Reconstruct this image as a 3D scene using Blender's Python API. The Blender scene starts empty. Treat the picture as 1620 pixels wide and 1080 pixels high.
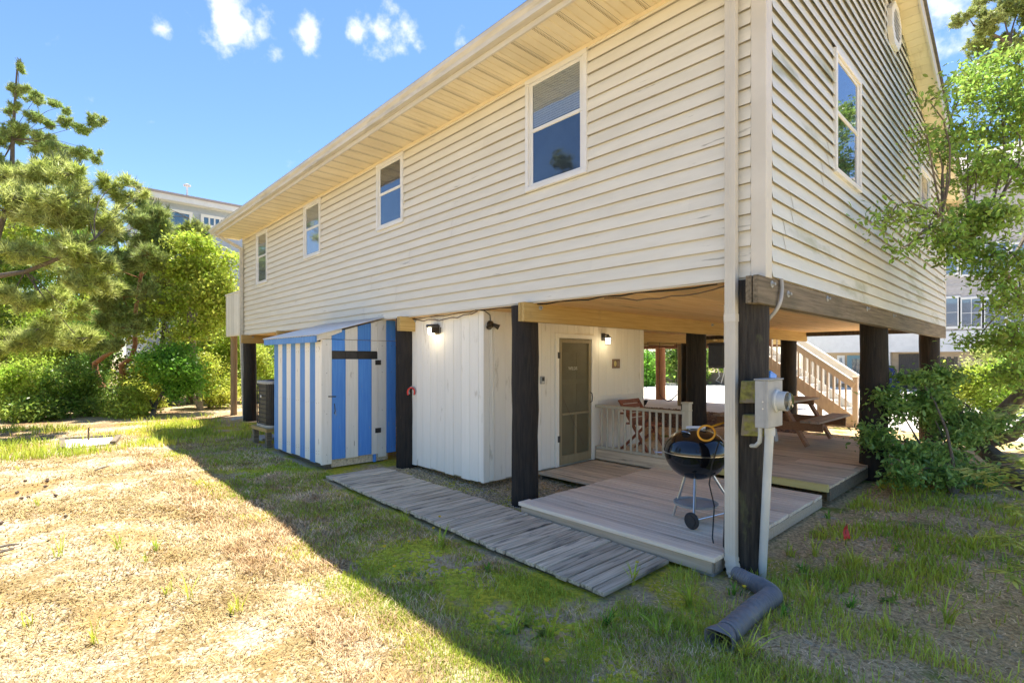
import bpy, math, random
import numpy as np
from mathutils import Vector, Matrix
scene = bpy.context.scene
COL = scene.collection
rad = math.radians
# ------------------------------------------------------------------ camera
CAM = Vector((1.548, -4.123, 1.70)); ANG = rad(43.23); FPX = 814.0; U0 = 810.0; V0 = 569.0
cd = bpy.data.cameras.new('camera'); cam = bpy.data.objects.new('camera', cd); COL.objects.link(cam)
cam.location = CAM; cam.rotation_euler = (rad(90), 0, rad(90) - ANG)
cd.sensor_width = 36; cd.lens = FPX / 1620 * 36; cd.shift_y = (V0 - 540) / 1620
cd.clip_start = 0.05; cd.clip_end = 2000
scene.camera = cam
FW = Vector((-math.cos(ANG), math.sin(ANG), 0)); RT = Vector((math.sin(ANG), math.cos(ANG), 0)); UP = Vector((0, 0, 1))
def ray(u, v): return FW + RT * ((u - U0) / FPX) + UP * ((V0 - v) / FPX)
def DP(u, v, d): return CAM + ray(u, v) * d                      # pixel at a depth
def PX(u, v, x): d = ray(u, v); return CAM + d * ((x - CAM.x) / d.x)   # pixel on plane x
def PY(u, v, y): d = ray(u, v); return CAM + d * ((y - CAM.y) / d.y)
def PZ(u, v, z): d = ray(u, v); return CAM + d * ((z - CAM.z) / d.z)
def gh(x, y):
    d = math.hypot(x - .5, y + 1.5); t = min(1, max(0, (d - 2) / 7)); return .11 * t * t * (3 - 2 * t)
def GP(u, v, dz=0):                                             # pixel on the ground
    z = 0
    for i in range(25):
        p = PZ(u, v, z + dz); z = gh(p.x, p.y)
    return p
# ------------------------------------------------------------------ light
SUN = Vector((-.23, .31, 1.0)).normalized()
EL = math.asin(SUN.z); AZ = math.atan2(SUN.x, SUN.y)
w = bpy.data.worlds.new('World'); scene.world = w; w.use_nodes = True
def build_world():
    nt = w.node_tree; N = nt.nodes; L = nt.links; N.clear()
    sky = N.new('ShaderNodeTexSky'); sky.sky_type = 'NISHITA'; sky.sun_disc = False
    sky.sun_elevation = EL; sky.sun_rotation = AZ; sky.air_density = 1.0; sky.dust_density = .05; sky.ozone_density = 2.5; sky.altitude = 0
    tc = N.new('ShaderNodeTexCoord')
    nz = N.new('ShaderNodeTexNoise'); nz.inputs['Scale'].default_value = 20; nz.inputs['Detail'].default_value = 9; nz.inputs['Roughness'].default_value = .56
    L.new(tc.outputs['Generated'], nz.inputs['Vector'])
    last = None
    blobs = [(352, 34, .062), (400, 42, .045), (318, 42, .04), (258, 45, .026), (490, 46, .038), (605, 30, .055), (628, 48, .045), (565, 58, .04), (742, 66, .026), (1505, 30, .08), (1470, -20, .09)]
    for (u, v, r) in blobs:
        d = ray(u, v).normalized()
        vm = N.new('ShaderNodeVectorMath'); vm.operation = 'DISTANCE'; vm.inputs[1].default_value = d
        L.new(tc.outputs['Generated'], vm.inputs[0])
        mr = N.new('ShaderNodeMapRange'); mr.inputs[1].default_value = 0; mr.inputs[2].default_value = r * 1.35; mr.inputs[3].default_value = .62; mr.inputs[4].default_value = -.6
        mr.clamp = True
        L.new(vm.outputs['Value'], mr.inputs[0])
        if last is None: last = mr.outputs[0]
        else:
            m = N.new('ShaderNodeMath'); m.operation = 'MAXIMUM'; L.new(last, m.inputs[0]); L.new(mr.outputs[0], m.inputs[1]); last = m.outputs[0]
    a = N.new('ShaderNodeMath'); a.operation = 'MULTIPLY_ADD'; a.inputs[1].default_value = 3.6; a.inputs[2].default_value = -1.95
    L.new(nz.outputs['Fac'], a.inputs[0])
    s = N.new('ShaderNodeMath'); s.operation = 'ADD'; L.new(a.outputs[0], s.inputs[0]); L.new(last, s.inputs[1])
    mm = N.new('ShaderNodeMapRange'); mm.interpolation_type = 'SMOOTHSTEP'; mm.inputs[1].default_value = -.1; mm.inputs[2].default_value = .95; mm.inputs[3].default_value = 0; mm.inputs[4].default_value = .9
    L.new(s.outputs[0], mm.inputs[0])
    mix = N.new('ShaderNodeMixRGB'); mix.inputs[2].default_value = (6.0, 6.0, 6.1, 1)
    hs = N.new('ShaderNodeHueSaturation'); hs.inputs['Saturation'].default_value = 1.14; hs.inputs['Hue'].default_value = .506; L.new(sky.outputs[0], hs.inputs['Color'])
    L.new(mm.outputs[0], mix.inputs[0]); L.new(hs.outputs[0], mix.inputs[1])
    bg = N.new('ShaderNodeBackground'); bg.inputs['Strength'].default_value = .069
    L.new(mix.outputs[0], bg.inputs['Color'])
    out = N.new('ShaderNodeOutputWorld'); L.new(bg.outputs[0], out.inputs['Surface'])
build_world()
sl = bpy.data.lights.new('sun', 'SUN'); sl.energy = 3.85; sl.angle = rad(.53); sl.color = (1, .94, .84)
so = bpy.data.objects.new('sun', sl); COL.objects.link(so); so.location = (-6, 8, 25)
so.rotation_euler = (-SUN).to_track_quat('-Z', 'Y').to_euler()
scene.render.engine = 'CYCLES'
vs = scene.view_settings
vs.view_transform = 'Standard'; vs.look = 'None'; vs.gamma = 1; vs.use_curve_mapping = False; vs.exposure = 1.85
scene.cycles.max_bounces = 8; scene.cycles.diffuse_bounces = 5; scene.cycles.transparent_max_bounces = 12
# ------------------------------------------------------------------ materials
MATS = {}
def pm(name, c1, c2=None, scale=6., rough=.7, bump=0., stretch=(1, 1, 1), rnd=.12, detail=5., lo=.35, hi=.65, metal=0., spec=.5,
       c3=None, s3=2., t3=.58, w3=.1, st3=(1, 1, 1), world=False, island=0., trans=0., bscale=None, hue=0.):
    """two-tone noise colour + optional third stain colour, per-object and per-island variation, fine bump"""
    m = bpy.data.materials.new(name); m.use_nodes = True; MATS[name] = m
    nt = m.node_tree; N = nt.nodes; L = nt.links
    b = N['Principled BSDF']; b.inputs['Roughness'].default_value = rough; b.inputs['Metallic'].default_value = metal
    b.inputs['Specular IOR Level'].default_value = spec
    tc = N.new('ShaderNodeTexCoord'); oi = N.new('ShaderNodeObjectInfo'); geo = N.new('ShaderNodeNewGeometry')
    if world: vec = geo.outputs['Position']
    else:
        sc = N.new('ShaderNodeMath'); sc.operation = 'MULTIPLY'; sc.inputs[1].default_value = 91.7; L.new(oi.outputs['Random'], sc.inputs[0])
        va = N.new('ShaderNodeVectorMath'); va.operation = 'ADD'; L.new(tc.outputs['Object'], va.inputs[0]); L.new(sc.outputs[0], va.inputs[1]); vec = va.outputs[0]
    def noise(scl, st, det=detail, ro=.6):
        mp = N.new('ShaderNodeMapping'); mp.inputs['Scale'].default_value = st; L.new(vec, mp.inputs['Vector'])
        n = N.new('ShaderNodeTexNoise'); n.inputs['Scale'].default_value = scl; n.inputs['Detail'].default_value = det; n.inputs['Roughness'].default_value = ro
        L.new(mp.outputs[0], n.inputs['Vector']); return n.outputs['Fac']
    def ramp(x, a, c):
        r = N.new('ShaderNodeMapRange'); r.inputs[1].default_value = a; r.inputs[2].default_value = c; L.new(x, r.inputs[0]); return r.outputs[0]
    def mixc(f, a, c):
        x = N.new('ShaderNodeMixRGB')
        if isinstance(f, (int, float)): x.inputs[0].default_value = f
        else: L.new(f, x.inputs[0])
        for k, q in ((1, a), (2, c)):
            if isinstance(q, tuple): x.inputs[k].default_value = (*q, 1)
            else: L.new(q, x.inputs[k])
        return x.outputs[0]
    n1 = noise(scale, stretch)
    col = mixc(ramp(n1, lo, hi), c1, c2 if c2 else c1)
    if c3: col = mixc(ramp(noise(s3, st3), t3, t3 + w3), col, c3)
    def vary(src, amt):
        nonlocal col
        r = N.new('ShaderNodeMapRange'); r.inputs[3].default_value = 1 - amt; r.inputs[4].default_value = 1 + amt; L.new(src, r.inputs[0])
        h = N.new('ShaderNodeHueSaturation'); L.new(col, h.inputs['Color']); L.new(r.outputs[0], h.inputs['Value'])
        if hue:
            q = N.new('ShaderNodeMapRange'); q.inputs[3].default_value = .5 - hue; q.inputs[4].default_value = .5 + hue; L.new(src, q.inputs[0]); L.new(q.outputs[0], h.inputs['Hue'])
        col = h.outputs[0]
    if rnd: vary(oi.outputs['Random'], rnd)
    if island: vary(geo.outputs['Random Per Island'], island)
    L.new(col, b.inputs['Base Color'])
    if bump:
        bp = N.new('ShaderNodeBump'); bp.inputs['Strength'].default_value = min(1, bump); bp.inputs['Distance'].default_value = .006 * max(1, bump)
        L.new(noise(bscale or scale * 2.2, stretch, 6), bp.inputs['Height']); L.new(bp.outputs[0], b.inputs['Normal'])
    if trans:
        t = N.new('ShaderNodeBsdfTranslucent'); L.new(col, t.inputs['Color'])
        mx = N.new('ShaderNodeMixShader'); mx.inputs[0].default_value = trans
        L.new(b.outputs[0], mx.inputs[1]); L.new(t.outputs[0], mx.inputs[2]); L.new(mx.outputs[0], N['Material Output'].inputs['Surface'])
    m['pm'] = 1
    return m
GX = (.5, 14, 14); GY = (14, .5, 14); GZ = (14, 14, .5)          # grain along an axis
pm('siding', (.75, .71, .59), (.81, .77, .65), 3, .42, .12, (.6, 1, 4), .03, c3=(.42, .39, .30), s3=3.2, t3=.66, w3=.05, st3=(.45, .45, 4.5), world=True)
pm('siding_gable_skylit', (.68, .69, .63), (.74, .75, .69), 3, .40, .12, (1, .6, 4), .03, c3=(.36, .38, .22), s3=1.3, t3=.57, w3=.14, st3=(.5, .45, 1.6), world=True)  # same cream siding, cooler skylight put into its colour; green algae stains
pm('trim', (.68, .64, .55), (.62, .58, .49), 3, .4, .05, rnd=.02)
pm('white_trim', (.78, .78, .76), (.72, .72, .70), 4, .4, .05, rnd=.03)
pm('soffit', (.82, .73, .52), (.76, .66, .44), 2.5, .5, .05, rnd=.04, c3=(.36, .27, .14), s3=1.1, t3=.62, w3=.2, st3=(4, .8, 1), world=True)
pm('gutter', (.66, .63, .56), (.56, .53, .45), 4, .45, .1, (.5, 3, 3), .02, c3=(.36, .34, .28), s3=2.2, t3=.55, w3=.2, st3=(.4, 3, 3), world=True)
pm('shingle', (.10, .095, .09), (.16, .15, .14), 30, .95, .5, rnd=.02)
pm('pile', (.007, .006, .005), (.028, .021, .016), 5, .8, .9, (9, 9, .7), .15, c3=(.15, .115, .08), s3=4, t3=.67, w3=.12, st3=(9, 9, .8))
pm('pile_worn', (.014, .012, .010), (.055, .046, .036), 5, .85, .9, (9, 9, .7), .1, c3=(.12, .13, .05), s3=3, t3=.6, w3=.15, st3=(2, 2, .8))
pm('pile_red', (.22, .09, .04), (.32, .15, .07), 4, .8, .6, (9, 9, .7), .1)
pm('pile_tan', (.24, .17, .09), (.34, .25, .14), 4, .8, .6, (9, 9, .7), .1)
pm('beam_grey', (.12, .095, .06), (.26, .21, .14), 3, .85, .7, GY, .08, c3=(.08, .08, .05), s3=1.5, t3=.55, w3=.2, st3=(1, .6, 2))
pm('beam_tan', (.42, .28, .09), (.53, .37, .14), 3, .8, .5, GY, .08, c3=(.2, .16, .07), s3=1.5, t3=.6, w3=.2)
pm('ceiling', (.78, .48, .19), (.86, .58, .27), 2.2, .75, .35, (8, .5, 8), .10, c3=(.42, .24, .10), s3=2, t3=.6, w3=.12, st3=(5, .5, 5))
pm('white_plank', (.91, .88, .79), (.87, .84, .75), 4, .55, .35, (9, 9, .6), .05, c3=(.55, .51, .41), s3=2.5, t3=.635, w3=.12, st3=(3, 3, .8))
pm('shed_white', (.91, .88, .80), (.84, .81, .72), 4, .6, .5, (10, 10, .6), .05, c3=(.36, .33, .27), s3=7, t3=.66, w3=.05, st3=(4, 4, .7))
pm('shed_blue', (.08, .28, .80), (.12, .36, .86), 4, .6, .5, (10, 10, .6), .10, c3=(.30, .40, .60), s3=7, t3=.655, w3=.06, st3=(4, 4, .7))
pm('shed_blue_pale', (.08, .25, .62), (.12, .32, .70), 4, .6, .5, (10, 10, .6), .08, c3=(.36, .42, .58), s3=7, t3=.67, w3=.08, st3=(4, 4, .7))
pm('metal_roof', (.90, .88, .82), (.80, .78, .72), 3, .5, .1, metal=0, rnd=.04)
pm('deck_new', (.76, .61, .44), (.88, .755, .59), 3, .8, .6, GX, .14, c3=(.26, .185, .13), s3=2, t3=.62, w3=.15, st3=(.8, 10, 4))
pm('deck_old', (.54, .42, .28), (.78, .655, .48), 3, .85, .8, GX, .16, c3=(.12, .10, .075), s3=2, t3=.58, w3=.14, st3=(.8, 10, 4))
pm('walk', (.44, .35, .235), (.80, .68, .50), 3.5, .9, 1.0, GY, .20, c3=(.17, .15, .12), s3=2.6, t3=.56, w3=.12, st3=(9, .9, 4))
pm('walk_edge', (.10, .085, .06), (.18, .155, .11), 3, .9, .8, GX, .1)
pm('fascia_wood', (.48, .36, .24), (.60, .48, .35), 3, .8, .6, GX, .1)
pm('yellow_board', (.55, .46, .16), (.62, .54, .24), 3, .7, .3, GX, .05)
pm('mossy', (.13, .12, .04), (.27, .26, .06), 22, .95, 1, rnd=.1, c3=(.21, .175, .12), s3=12, t3=.47, w3=.12)
pm('old_paint', (.56, .53, .42), (.50, .46, .35), 4, .6, .4, (8, 8, .7), .05)
pm('screen_frame', (.27, .22, .12), (.33, .27, .155), 4, .6, .4, (8, 8, .7), .04)
pm('screen_mesh', (.13, .112, .06), (.165, .145, .08), 2, .65, .2, rnd=0, bscale=160)
pm('iron', (.03, .028, .026), (.05, .045, .04), 12, .5, .2, rnd=.05)
pm('rust', (.10, .07, .05), (.17, .11, .07), 20, .8, .4)
pm('bronze', (.06, .045, .03), (.09, .07, .045), 14, .45, .2, metal=.6)
pm('galv', (.33, .34, .335), (.40, .41, .40), 9, .5, .1, metal=.1, rnd=.03)
pm('steel', (.6, .6, .6), (.7, .7, .7), 9, .28, 0, metal=1, rnd=.03)
pm('pvc', (.58, .60, .58), (.66, .67, .64), 3, .4, .05, rnd=.02, c3=(.50, .43, .28), s3=4, t3=.66, w3=.2)
pm('enamel', (.006, .006, .007), (.008, .008, .01), 2, .08, 0, spec=.7, rnd=0)
pm('rubber', (.022, .022, .024), (.03, .03, .03), 20, .7, .2)
pm('orange_cord', (.75, .34, .02), None, 3, .5, 0, rnd=0)
pm('black_cable', (.02, .02, .02), None, 3, .6, 0, rnd=0)
pm('grey_cable', (.42, .41, .38), (.5, .49, .46), 9, .6, .1)
pm('drain', (.17, .155, .155), (.23, .215, .21), 8, .5, .15, rnd=.03, c3=(.2, .18, .15), s3=6, t3=.64, w3=.2)
pm('red_plastic', (.65, .03, .02), None, 3, .45, 0, rnd=0)
pm('red_wood', (.22, .065, .03), (.29, .10, .05), 4, .6, .3, (8, 8, .8), .1)
pm('table_wood', (.27, .13, .06), (.36, .19, .095), 4, .7, .5, GY, .15)
pm('table_top', (.33, .24, .17), (.43, .34, .26), 4, .7, .5, GY, .15)
pm('blue_plastic', (.02, .16, .55), None, 3, .4, 0, rnd=0)
pm('white_plastic', (.75, .75, .75), None, 3, .35, 0, rnd=0)
pm('concrete', (.42, .41, .38), (.52, .51, .47), 9, .9, .5)
pm('driveway', (.62, .58, .50), (.72, .67, .58), 2, .95, .4, world=True, rnd=0)
pm('mulch', (.13, .075, .045), (.25, .16, .10), 14, .95, 1, rnd=0, island=.5)
pm('gravel', (.42, .32, .18), (.56, .46, .30), 20, .8, .2, rnd=0, island=.55, c3=(.66, .60, .5), s3=11, t3=.6)
pm('stair_shade_side', (.66, .52, .40), (.73, .59, .47), 4, .6, .3, (8, 8, .7), .05)  # stair wood with the shaded side's peach reflected light put into its colour
pm('stair_white', (.80, .78, .73), (.74, .72, .66), 4, .6, .2)
pm('n_shingle', (.40, .38, .37), (.50, .48, .47), 6, .85, .3, (1, 1, 5), .12)
pm('n_siding', (.36, .41, .48), (.42, .47, .54), 3, .6, .2, rnd=.05)
pm('n_tan', (.50, .38, .25), (.56, .44, .30), 3, .8, .2)
pm('n_roof', (.34, .29, .27), (.44, .38, .36), 20, .9, .4, rnd=.03)
pm('n_teal', (.15, .28, .34), None, 3, .5, 0, rnd=0)
pm('dark_wood', (.05, .045, .04), (.09, .08, .07), 4, .8, .4, (8, 8, .7))
pm('sand_wall', (.12, .10, .08), (.2, .17, .13), 4, .9, .5, GX)
pm('bark_red', (.20, .085, .035), (.32, .15, .07), 7, .9, 1.2, (3, 3, 1), .1, c3=(.09, .05, .03), s3=9, t3=.56, w3=.1)
pm('bark', (.10, .08, .06), (.19, .155, .12), 8, .9, 1.2, (3, 3, 1), .15)
pm('bark_grey', (.20, .18, .15), (.30, .27, .23), 8, .9, 1, (3, 3, 1), .15)
pm('needle', (.27, .35, .08), (.42, .47, .17), 1.2, .5, 0, rnd=.08, island=.45, trans=.4, world=True, spec=.3, hue=.02)
pm('needle_dark', (.13, .18, .05), (.20, .24, .08), 1.2, .6, 0, rnd=.08, island=.4, trans=.4, world=True, spec=.3)
pm('needle_bright', (.42, .50, .10), (.60, .64, .24), 2, .45, 0, rnd=.05, island=.45, trans=.5, world=True, spec=.3)
pm('candle', (.13, .17, .05), (.18, .20, .07), 4, .7, .2)
pm('leaf_bright', (.36, .47, .045), (.52, .58, .10), 1.1, .5, 0, rnd=.06, island=.4, trans=.5, world=True, spec=.35, hue=.015)
pm('leaf_mid', (.20, .33, .05), (.32, .43, .08), 1.1, .45, 0, rnd=.08, island=.45, trans=.5, world=True, spec=.45, hue=.015)
pm('leaf_dark', (.18, .34, .08), (.29, .44, .12), 1.1, .42, 0, rnd=.08, island=.45, trans=.4, world=True, spec=.5)
pm('leaf_fresh', (.16, .38, .04), (.25, .48, .06), 1.5, .45, 0, rnd=.08, island=.4, trans=.5, world=True, spec=.4)
pm('leaf_tree', (.26, .38, .06), (.40, .50, .11), 1.4, .42, 0, rnd=.05, island=.5, trans=.5, world=True, spec=.5, hue=.02)
pm('speck', (.13, .075, .04), (.30, .19, .10), 2, .9, 0, rnd=0, island=.5, world=True, spec=.1)
pm('leaf_red', (.16, .02, .02), (.22, .04, .03), 3, .6, 0, island=.3, trans=.2)
pm('dry_blade', (.34, .23, .085), (.60, .48, .25), 1.3, .8, 0, rnd=0, island=.5, trans=.2, world=True, spec=.2, hue=.012)
pm('green_blade', (.34, .45, .045), (.64, .64, .09), 1.0, .6, 0, rnd=0, island=.35, trans=.3, world=True, spec=.3, hue=.015)
pm('moss_clump', (.38, .40, .025), (.56, .51, .04), 3, .95, .8, rnd=0, island=.3, world=True)
pm('litter', (.46, .30, .15), (.88, .68, .42), 3, .9, 0, rnd=0, island=.45, trans=.1, world=True, spec=.2)
pm('yellow_petal', (.80, .58, .02), None, 3, .5, 0, rnd=.05, trans=.2)
pm('cone_brown', (.10, .065, .045), (.17, .12, .085), 20, .9, .6)
pm('blind', (.72, .71, .67), None, 3, .6, 0, rnd=0)
pm('room', (.06, .075, .10), (.09, .11, .14), 2, .9, 0, rnd=0)  # darkness of an unlit interior as colour, for sheets behind panes
pm('plaque', (.16, .10, .06), (.23, .15, .09), 9, .6, .2)
def emit(name, c, s):
    m = bpy.data.materials.new(name); m.use_nodes = True; MATS[name] = m
    b = m.node_tree.nodes['Principled BSDF']; b.inputs['Base Color'].default_value = (*c, 1); b.inputs['Emission Color'].default_value = (*c, 1); b.inputs['Emission Strength'].default_value = s
emit('lamp_glow', (1, .86, .58), 1.6)
def glass(name, tint, ior):
    m = bpy.data.materials.new(name); m.use_nodes = True; MATS[name] = m; N = m.node_tree.nodes; L = m.node_tree.links; N.remove(N['Principled BSDF'])
    t = N.new('ShaderNodeBsdfTransparent'); t.inputs[0].default_value = (*tint, 1); g = N.new('ShaderNodeBsdfGlossy'); g.inputs['Roughness'].default_value = .02
    lw = N.new('ShaderNodeLayerWeight'); pw = N.new('ShaderNodeMath'); pw.operation = 'POWER'; pw.inputs[1].default_value = 3.5; L.new(lw.outputs['Facing'], pw.inputs[0])
    f = N.new('ShaderNodeMapRange'); f.inputs[3].default_value = ior; f.inputs[4].default_value = 1; L.new(pw.outputs[0], f.inputs[0])
    nz = N.new('ShaderNodeTexNoise'); nz.inputs['Scale'].default_value = 2.5; bp = N.new('ShaderNodeBump'); bp.inputs['Strength'].default_value = .04; bp.inputs['Distance'].default_value = .05
    L.new(nz.outputs['Fac'], bp.inputs['Height']); L.new(bp.outputs[0], g.inputs['Normal'])
    x = N.new('ShaderNodeMixShader'); L.new(f.outputs[0], x.inputs[0]); L.new(t.outputs[0], x.inputs[1]); L.new(g.outputs[0], x.inputs[2]); L.new(x.outputs[0], N['Material Output'].inputs['Surface'])
glass('glass', (.80, .84, .88), .105)
glass('glass_clear', (.9, .92, .9), .06)
def vent_soffit():
    """perforated strip on each soffit panel: rows of small dark slots"""
    m = MATS['soffit'].copy(); m.name = 'soffit_vented'; MATS['soffit_vented'] = m; N = m.node_tree.nodes; L = m.node_tree.links
    b = N['Principled BSDF']; src = b.inputs['Base Color'].links[0].from_socket
    tc = N.new('ShaderNodeTexCoord'); sx = N.new('ShaderNodeSeparateXYZ'); L.new(tc.outputs['Object'], sx.inputs[0])
    def mth(op, a, v=None):
        q = N.new('ShaderNodeMath'); q.operation = op
        if isinstance(a, float): q.inputs[0].default_value = a
        else: L.new(a, q.inputs[0])
        if v is not None:
            if isinstance(v, float): q.inputs[1].default_value = v
            else: L.new(v, q.inputs[1])
        return q.outputs[0]
    band = mth('MULTIPLY', mth('GREATER_THAN', sx.outputs[0], .035), mth('LESS_THAN', sx.outputs[0], .105))
    fy = mth('GREATER_THAN', mth('FRACT', mth('MULTIPLY', sx.outputs[1], 50.0)), .55)
    fx = mth('GREATER_THAN', mth('FRACT', mth('MULTIPLY', sx.outputs[0], 42.0)), .4)
    f = mth('MULTIPLY', mth('MULTIPLY', band, fy), mth('MULTIPLY', fx, .75))
    x = N.new('ShaderNodeMixRGB'); x.inputs[2].default_value = (.12, .10, .06, 1); L.new(f, x.inputs[0]); L.new(src, x.inputs[1]); L.new(x.outputs[0], b.inputs['Base Color'])
vent_soffit()
# ------------------------------------------------------------------ mesh helpers
WL = {}
def tag(o, label=None, cat=None, group=None, kind=None):
    if label: o['label'] = label
    if cat: o['category'] = cat
    if group: o['group'] = group
    if kind: o['kind'] = kind
    return o
def thing(name, loc, label, cat, group=None):
    o = bpy.data.objects.new(name, None); COL.objects.link(o); o.location = loc; o.empty_display_size = .1
    WL[o.name] = Vector(loc); return tag(o, label, cat, group)
def link_mesh(name, me, mat, parent, origin):
    o = bpy.data.objects.new(name, me); COL.objects.link(o)
    if mat: me.materials.append(MATS[mat])
    pl = WL[parent.name] if parent else Vector((0, 0, 0))
    o.parent = parent; o.location = Vector(origin) - pl; WL[o.name] = Vector(origin)
    return o
def npmesh(name, V, F, mat, parent=None, origin=None, smooth=False):
    """V (n,3), F (m,k) numpy, all faces k-sided"""
    V = np.asarray(V, np.float32); F = np.asarray(F, np.int32)
    if origin is None: mn = V.min(0); mx = V.max(0); origin = ((mn[0] + mx[0]) / 2, (mn[1] + mx[1]) / 2, mn[2])
    V = V - np.array(origin, np.float32)
    me = bpy.data.meshes.new(name); k = F.shape[1]
    me.vertices.add(len(V)); me.vertices.foreach_set('co', V.ravel())
    me.loops.add(F.size); me.loops.foreach_set('vertex_index', F.ravel())
    me.polygons.add(len(F)); me.polygons.foreach_set('loop_start', np.arange(0, F.size, k, dtype=np.int32))
    me.update(calc_edges=True)
    if smooth: me.polygons.foreach_set('use_smooth', np.ones(len(F), bool))
    return link_mesh(name, me, mat, parent, origin)
def frame_from(d, up=(0, 0, 1)):
    d = Vector(d).normalized(); up = Vector(up)
    if abs(d.dot(up)) > .98: up = Vector((1, 0, 0))
    s = d.cross(up).normalized(); u = s.cross(d).normalized(); return d, s, u
class MB:
    def __init__(s, M=None): s.v = []; s.f = []; s.M = M
    def add(s, vs, fs):
        n = len(s.v)
        for p in vs:
            p = Vector(p); s.v.append(tuple(s.M @ p) if s.M else tuple(p))
        s.f += [tuple(i + n for i in f) for f in fs]; return s
    def box(s, x0, x1, y0, y1, z0, z1):
        return s.add([(x0, y0, z0), (x1, y0, z0), (x1, y1, z0), (x0, y1, z0), (x0, y0, z1), (x1, y0, z1), (x1, y1, z1), (x0, y1, z1)],
                     [(3, 2, 1, 0), (4, 5, 6, 7), (0, 1, 5, 4), (1, 2, 6, 5), (2, 3, 7, 6), (3, 0, 4, 7)])
    def bar(s, p, q, w, h, up=(0, 0, 1)):
        p = Vector(p); q = Vector(q); d, a, b = frame_from(q - p, up); a = a * w / 2; b = b * h / 2
        return s.add([p - a - b, p + a - b, p + a + b, p - a + b, q - a - b, q + a - b, q + a + b, q - a + b],
                     [(0, 1, 2, 3), (7, 6, 5, 4), (4, 5, 1, 0), (5, 6, 2, 1), (6, 7, 3, 2), (7, 4, 0, 3)])
    def tube(s, pts, r, n=8, caps=True):
        pts = [Vector(p) for p in pts]; m = len(pts); vs = []; fs = []; pa = None
        for i, p in enumerate(pts):
            d = (pts[min(i + 1, m - 1)] - pts[max(i - 1, 0)]).normalized()
            if pa is None: _, a, b = frame_from(d)
            else:
                a = (pa - d * pa.dot(d)).normalized(); b = a.cross(d) * -1
            pa = a; b = d.cross(a)
            ri = r[i] if isinstance(r, (list, tuple)) else r
            for k in range(n): t = 2 * math.pi * k / n; vs.append(p + a * (ri * math.cos(t)) + b * (ri * math.sin(t)))
        for i in range(m - 1):
            for k in range(n): k2 = (k + 1) % n; fs.append((i * n + k, i * n + k2, (i + 1) * n + k2, (i + 1) * n + k))
        if caps: fs.append(tuple(range(n - 1, -1, -1))); fs.append(tuple((m - 1) * n + k for k in range(n)))
        return s.add(vs, fs)
    def lathe(s, prof, c, n=24, M=None):
        vs = []; fs = []; c = Vector(c)
        for (r, z) in prof:
            for k in range(n):
                t = 2 * math.pi * k / n; p = Vector((r * math.cos(t), r * math.sin(t), z)); vs.append(c + (M @ p if M else p))
        for i in range(len(prof) - 1):
            for k in range(n): k2 = (k + 1) % n; fs.append((i * n + k, i * n + k2, (i + 1) * n + k2, (i + 1) * n + k))
        return s.add(vs, fs)
    def prism(s, poly, ax, a0, a1):
        """2-D polygon extruded along axis ax ('x','y','z')"""
        n = len(poly)
        def P(p, a): return {'x': (a, p[0], p[1]), 'y': (p[0], a, p[1]), 'z': (p[0], p[1], a)}[ax]
        vs = [P(p, a0) for p in poly] + [P(p, a1) for p in poly]
        return s.add(vs, [tuple(range(n - 1, -1, -1)), tuple(range(n, 2 * n))] + [(i, (i + 1) % n, n + (i + 1) % n, n + i) for i in range(n)])
    def build(s, name, mat, parent=None, smooth=False, bevel=0., base=False):
        V = np.array(s.v, np.float32); mn = V.min(0); mx = V.max(0); o = (mn + mx) / 2
        if base: o[2] = mn[2]
        me = bpy.data.meshes.new(name); me.from_pydata((V - o).tolist(), [], s.f); me.update()
        if smooth:
            me.polygons.foreach_set('use_smooth', [True] * len(me.polygons))
            me.set_sharp_from_angle(angle=rad(40))
        ob = link_mesh(name, me, mat, parent, [float(x) for x in o])
        if bevel:
            md = ob.modifiers.new('bevel', 'BEVEL'); md.width = bevel; md.segments = 1; md.limit_method = 'ANGLE'
        return ob
def box(name, mat, parent, *b, bevel=0., base=False): return MB().box(*b).build(name, mat, parent, bevel=bevel, base=base)
rnd = random.Random(7)
def resample(pts, n):
    pts = [Vector(p) for p in pts]; out = []
    m = len(pts)
    for k in range(n + 1):
        t = k / n * (m - 1); i = min(int(t), m - 2); f = t - i
        p0_, p1_, p2_, p3_ = pts[max(i - 1, 0)], pts[i], pts[i + 1], pts[min(i + 2, m - 1)]
        out.append(.5 * ((2 * p1_) + (p2_ - p0_) * f + (2 * p0_ - 5 * p1_ + 4 * p2_ - p3_) * f * f + (3 * p1_ - p0_ - 3 * p2_ + p3_) * f ** 3))
    return out

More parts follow.
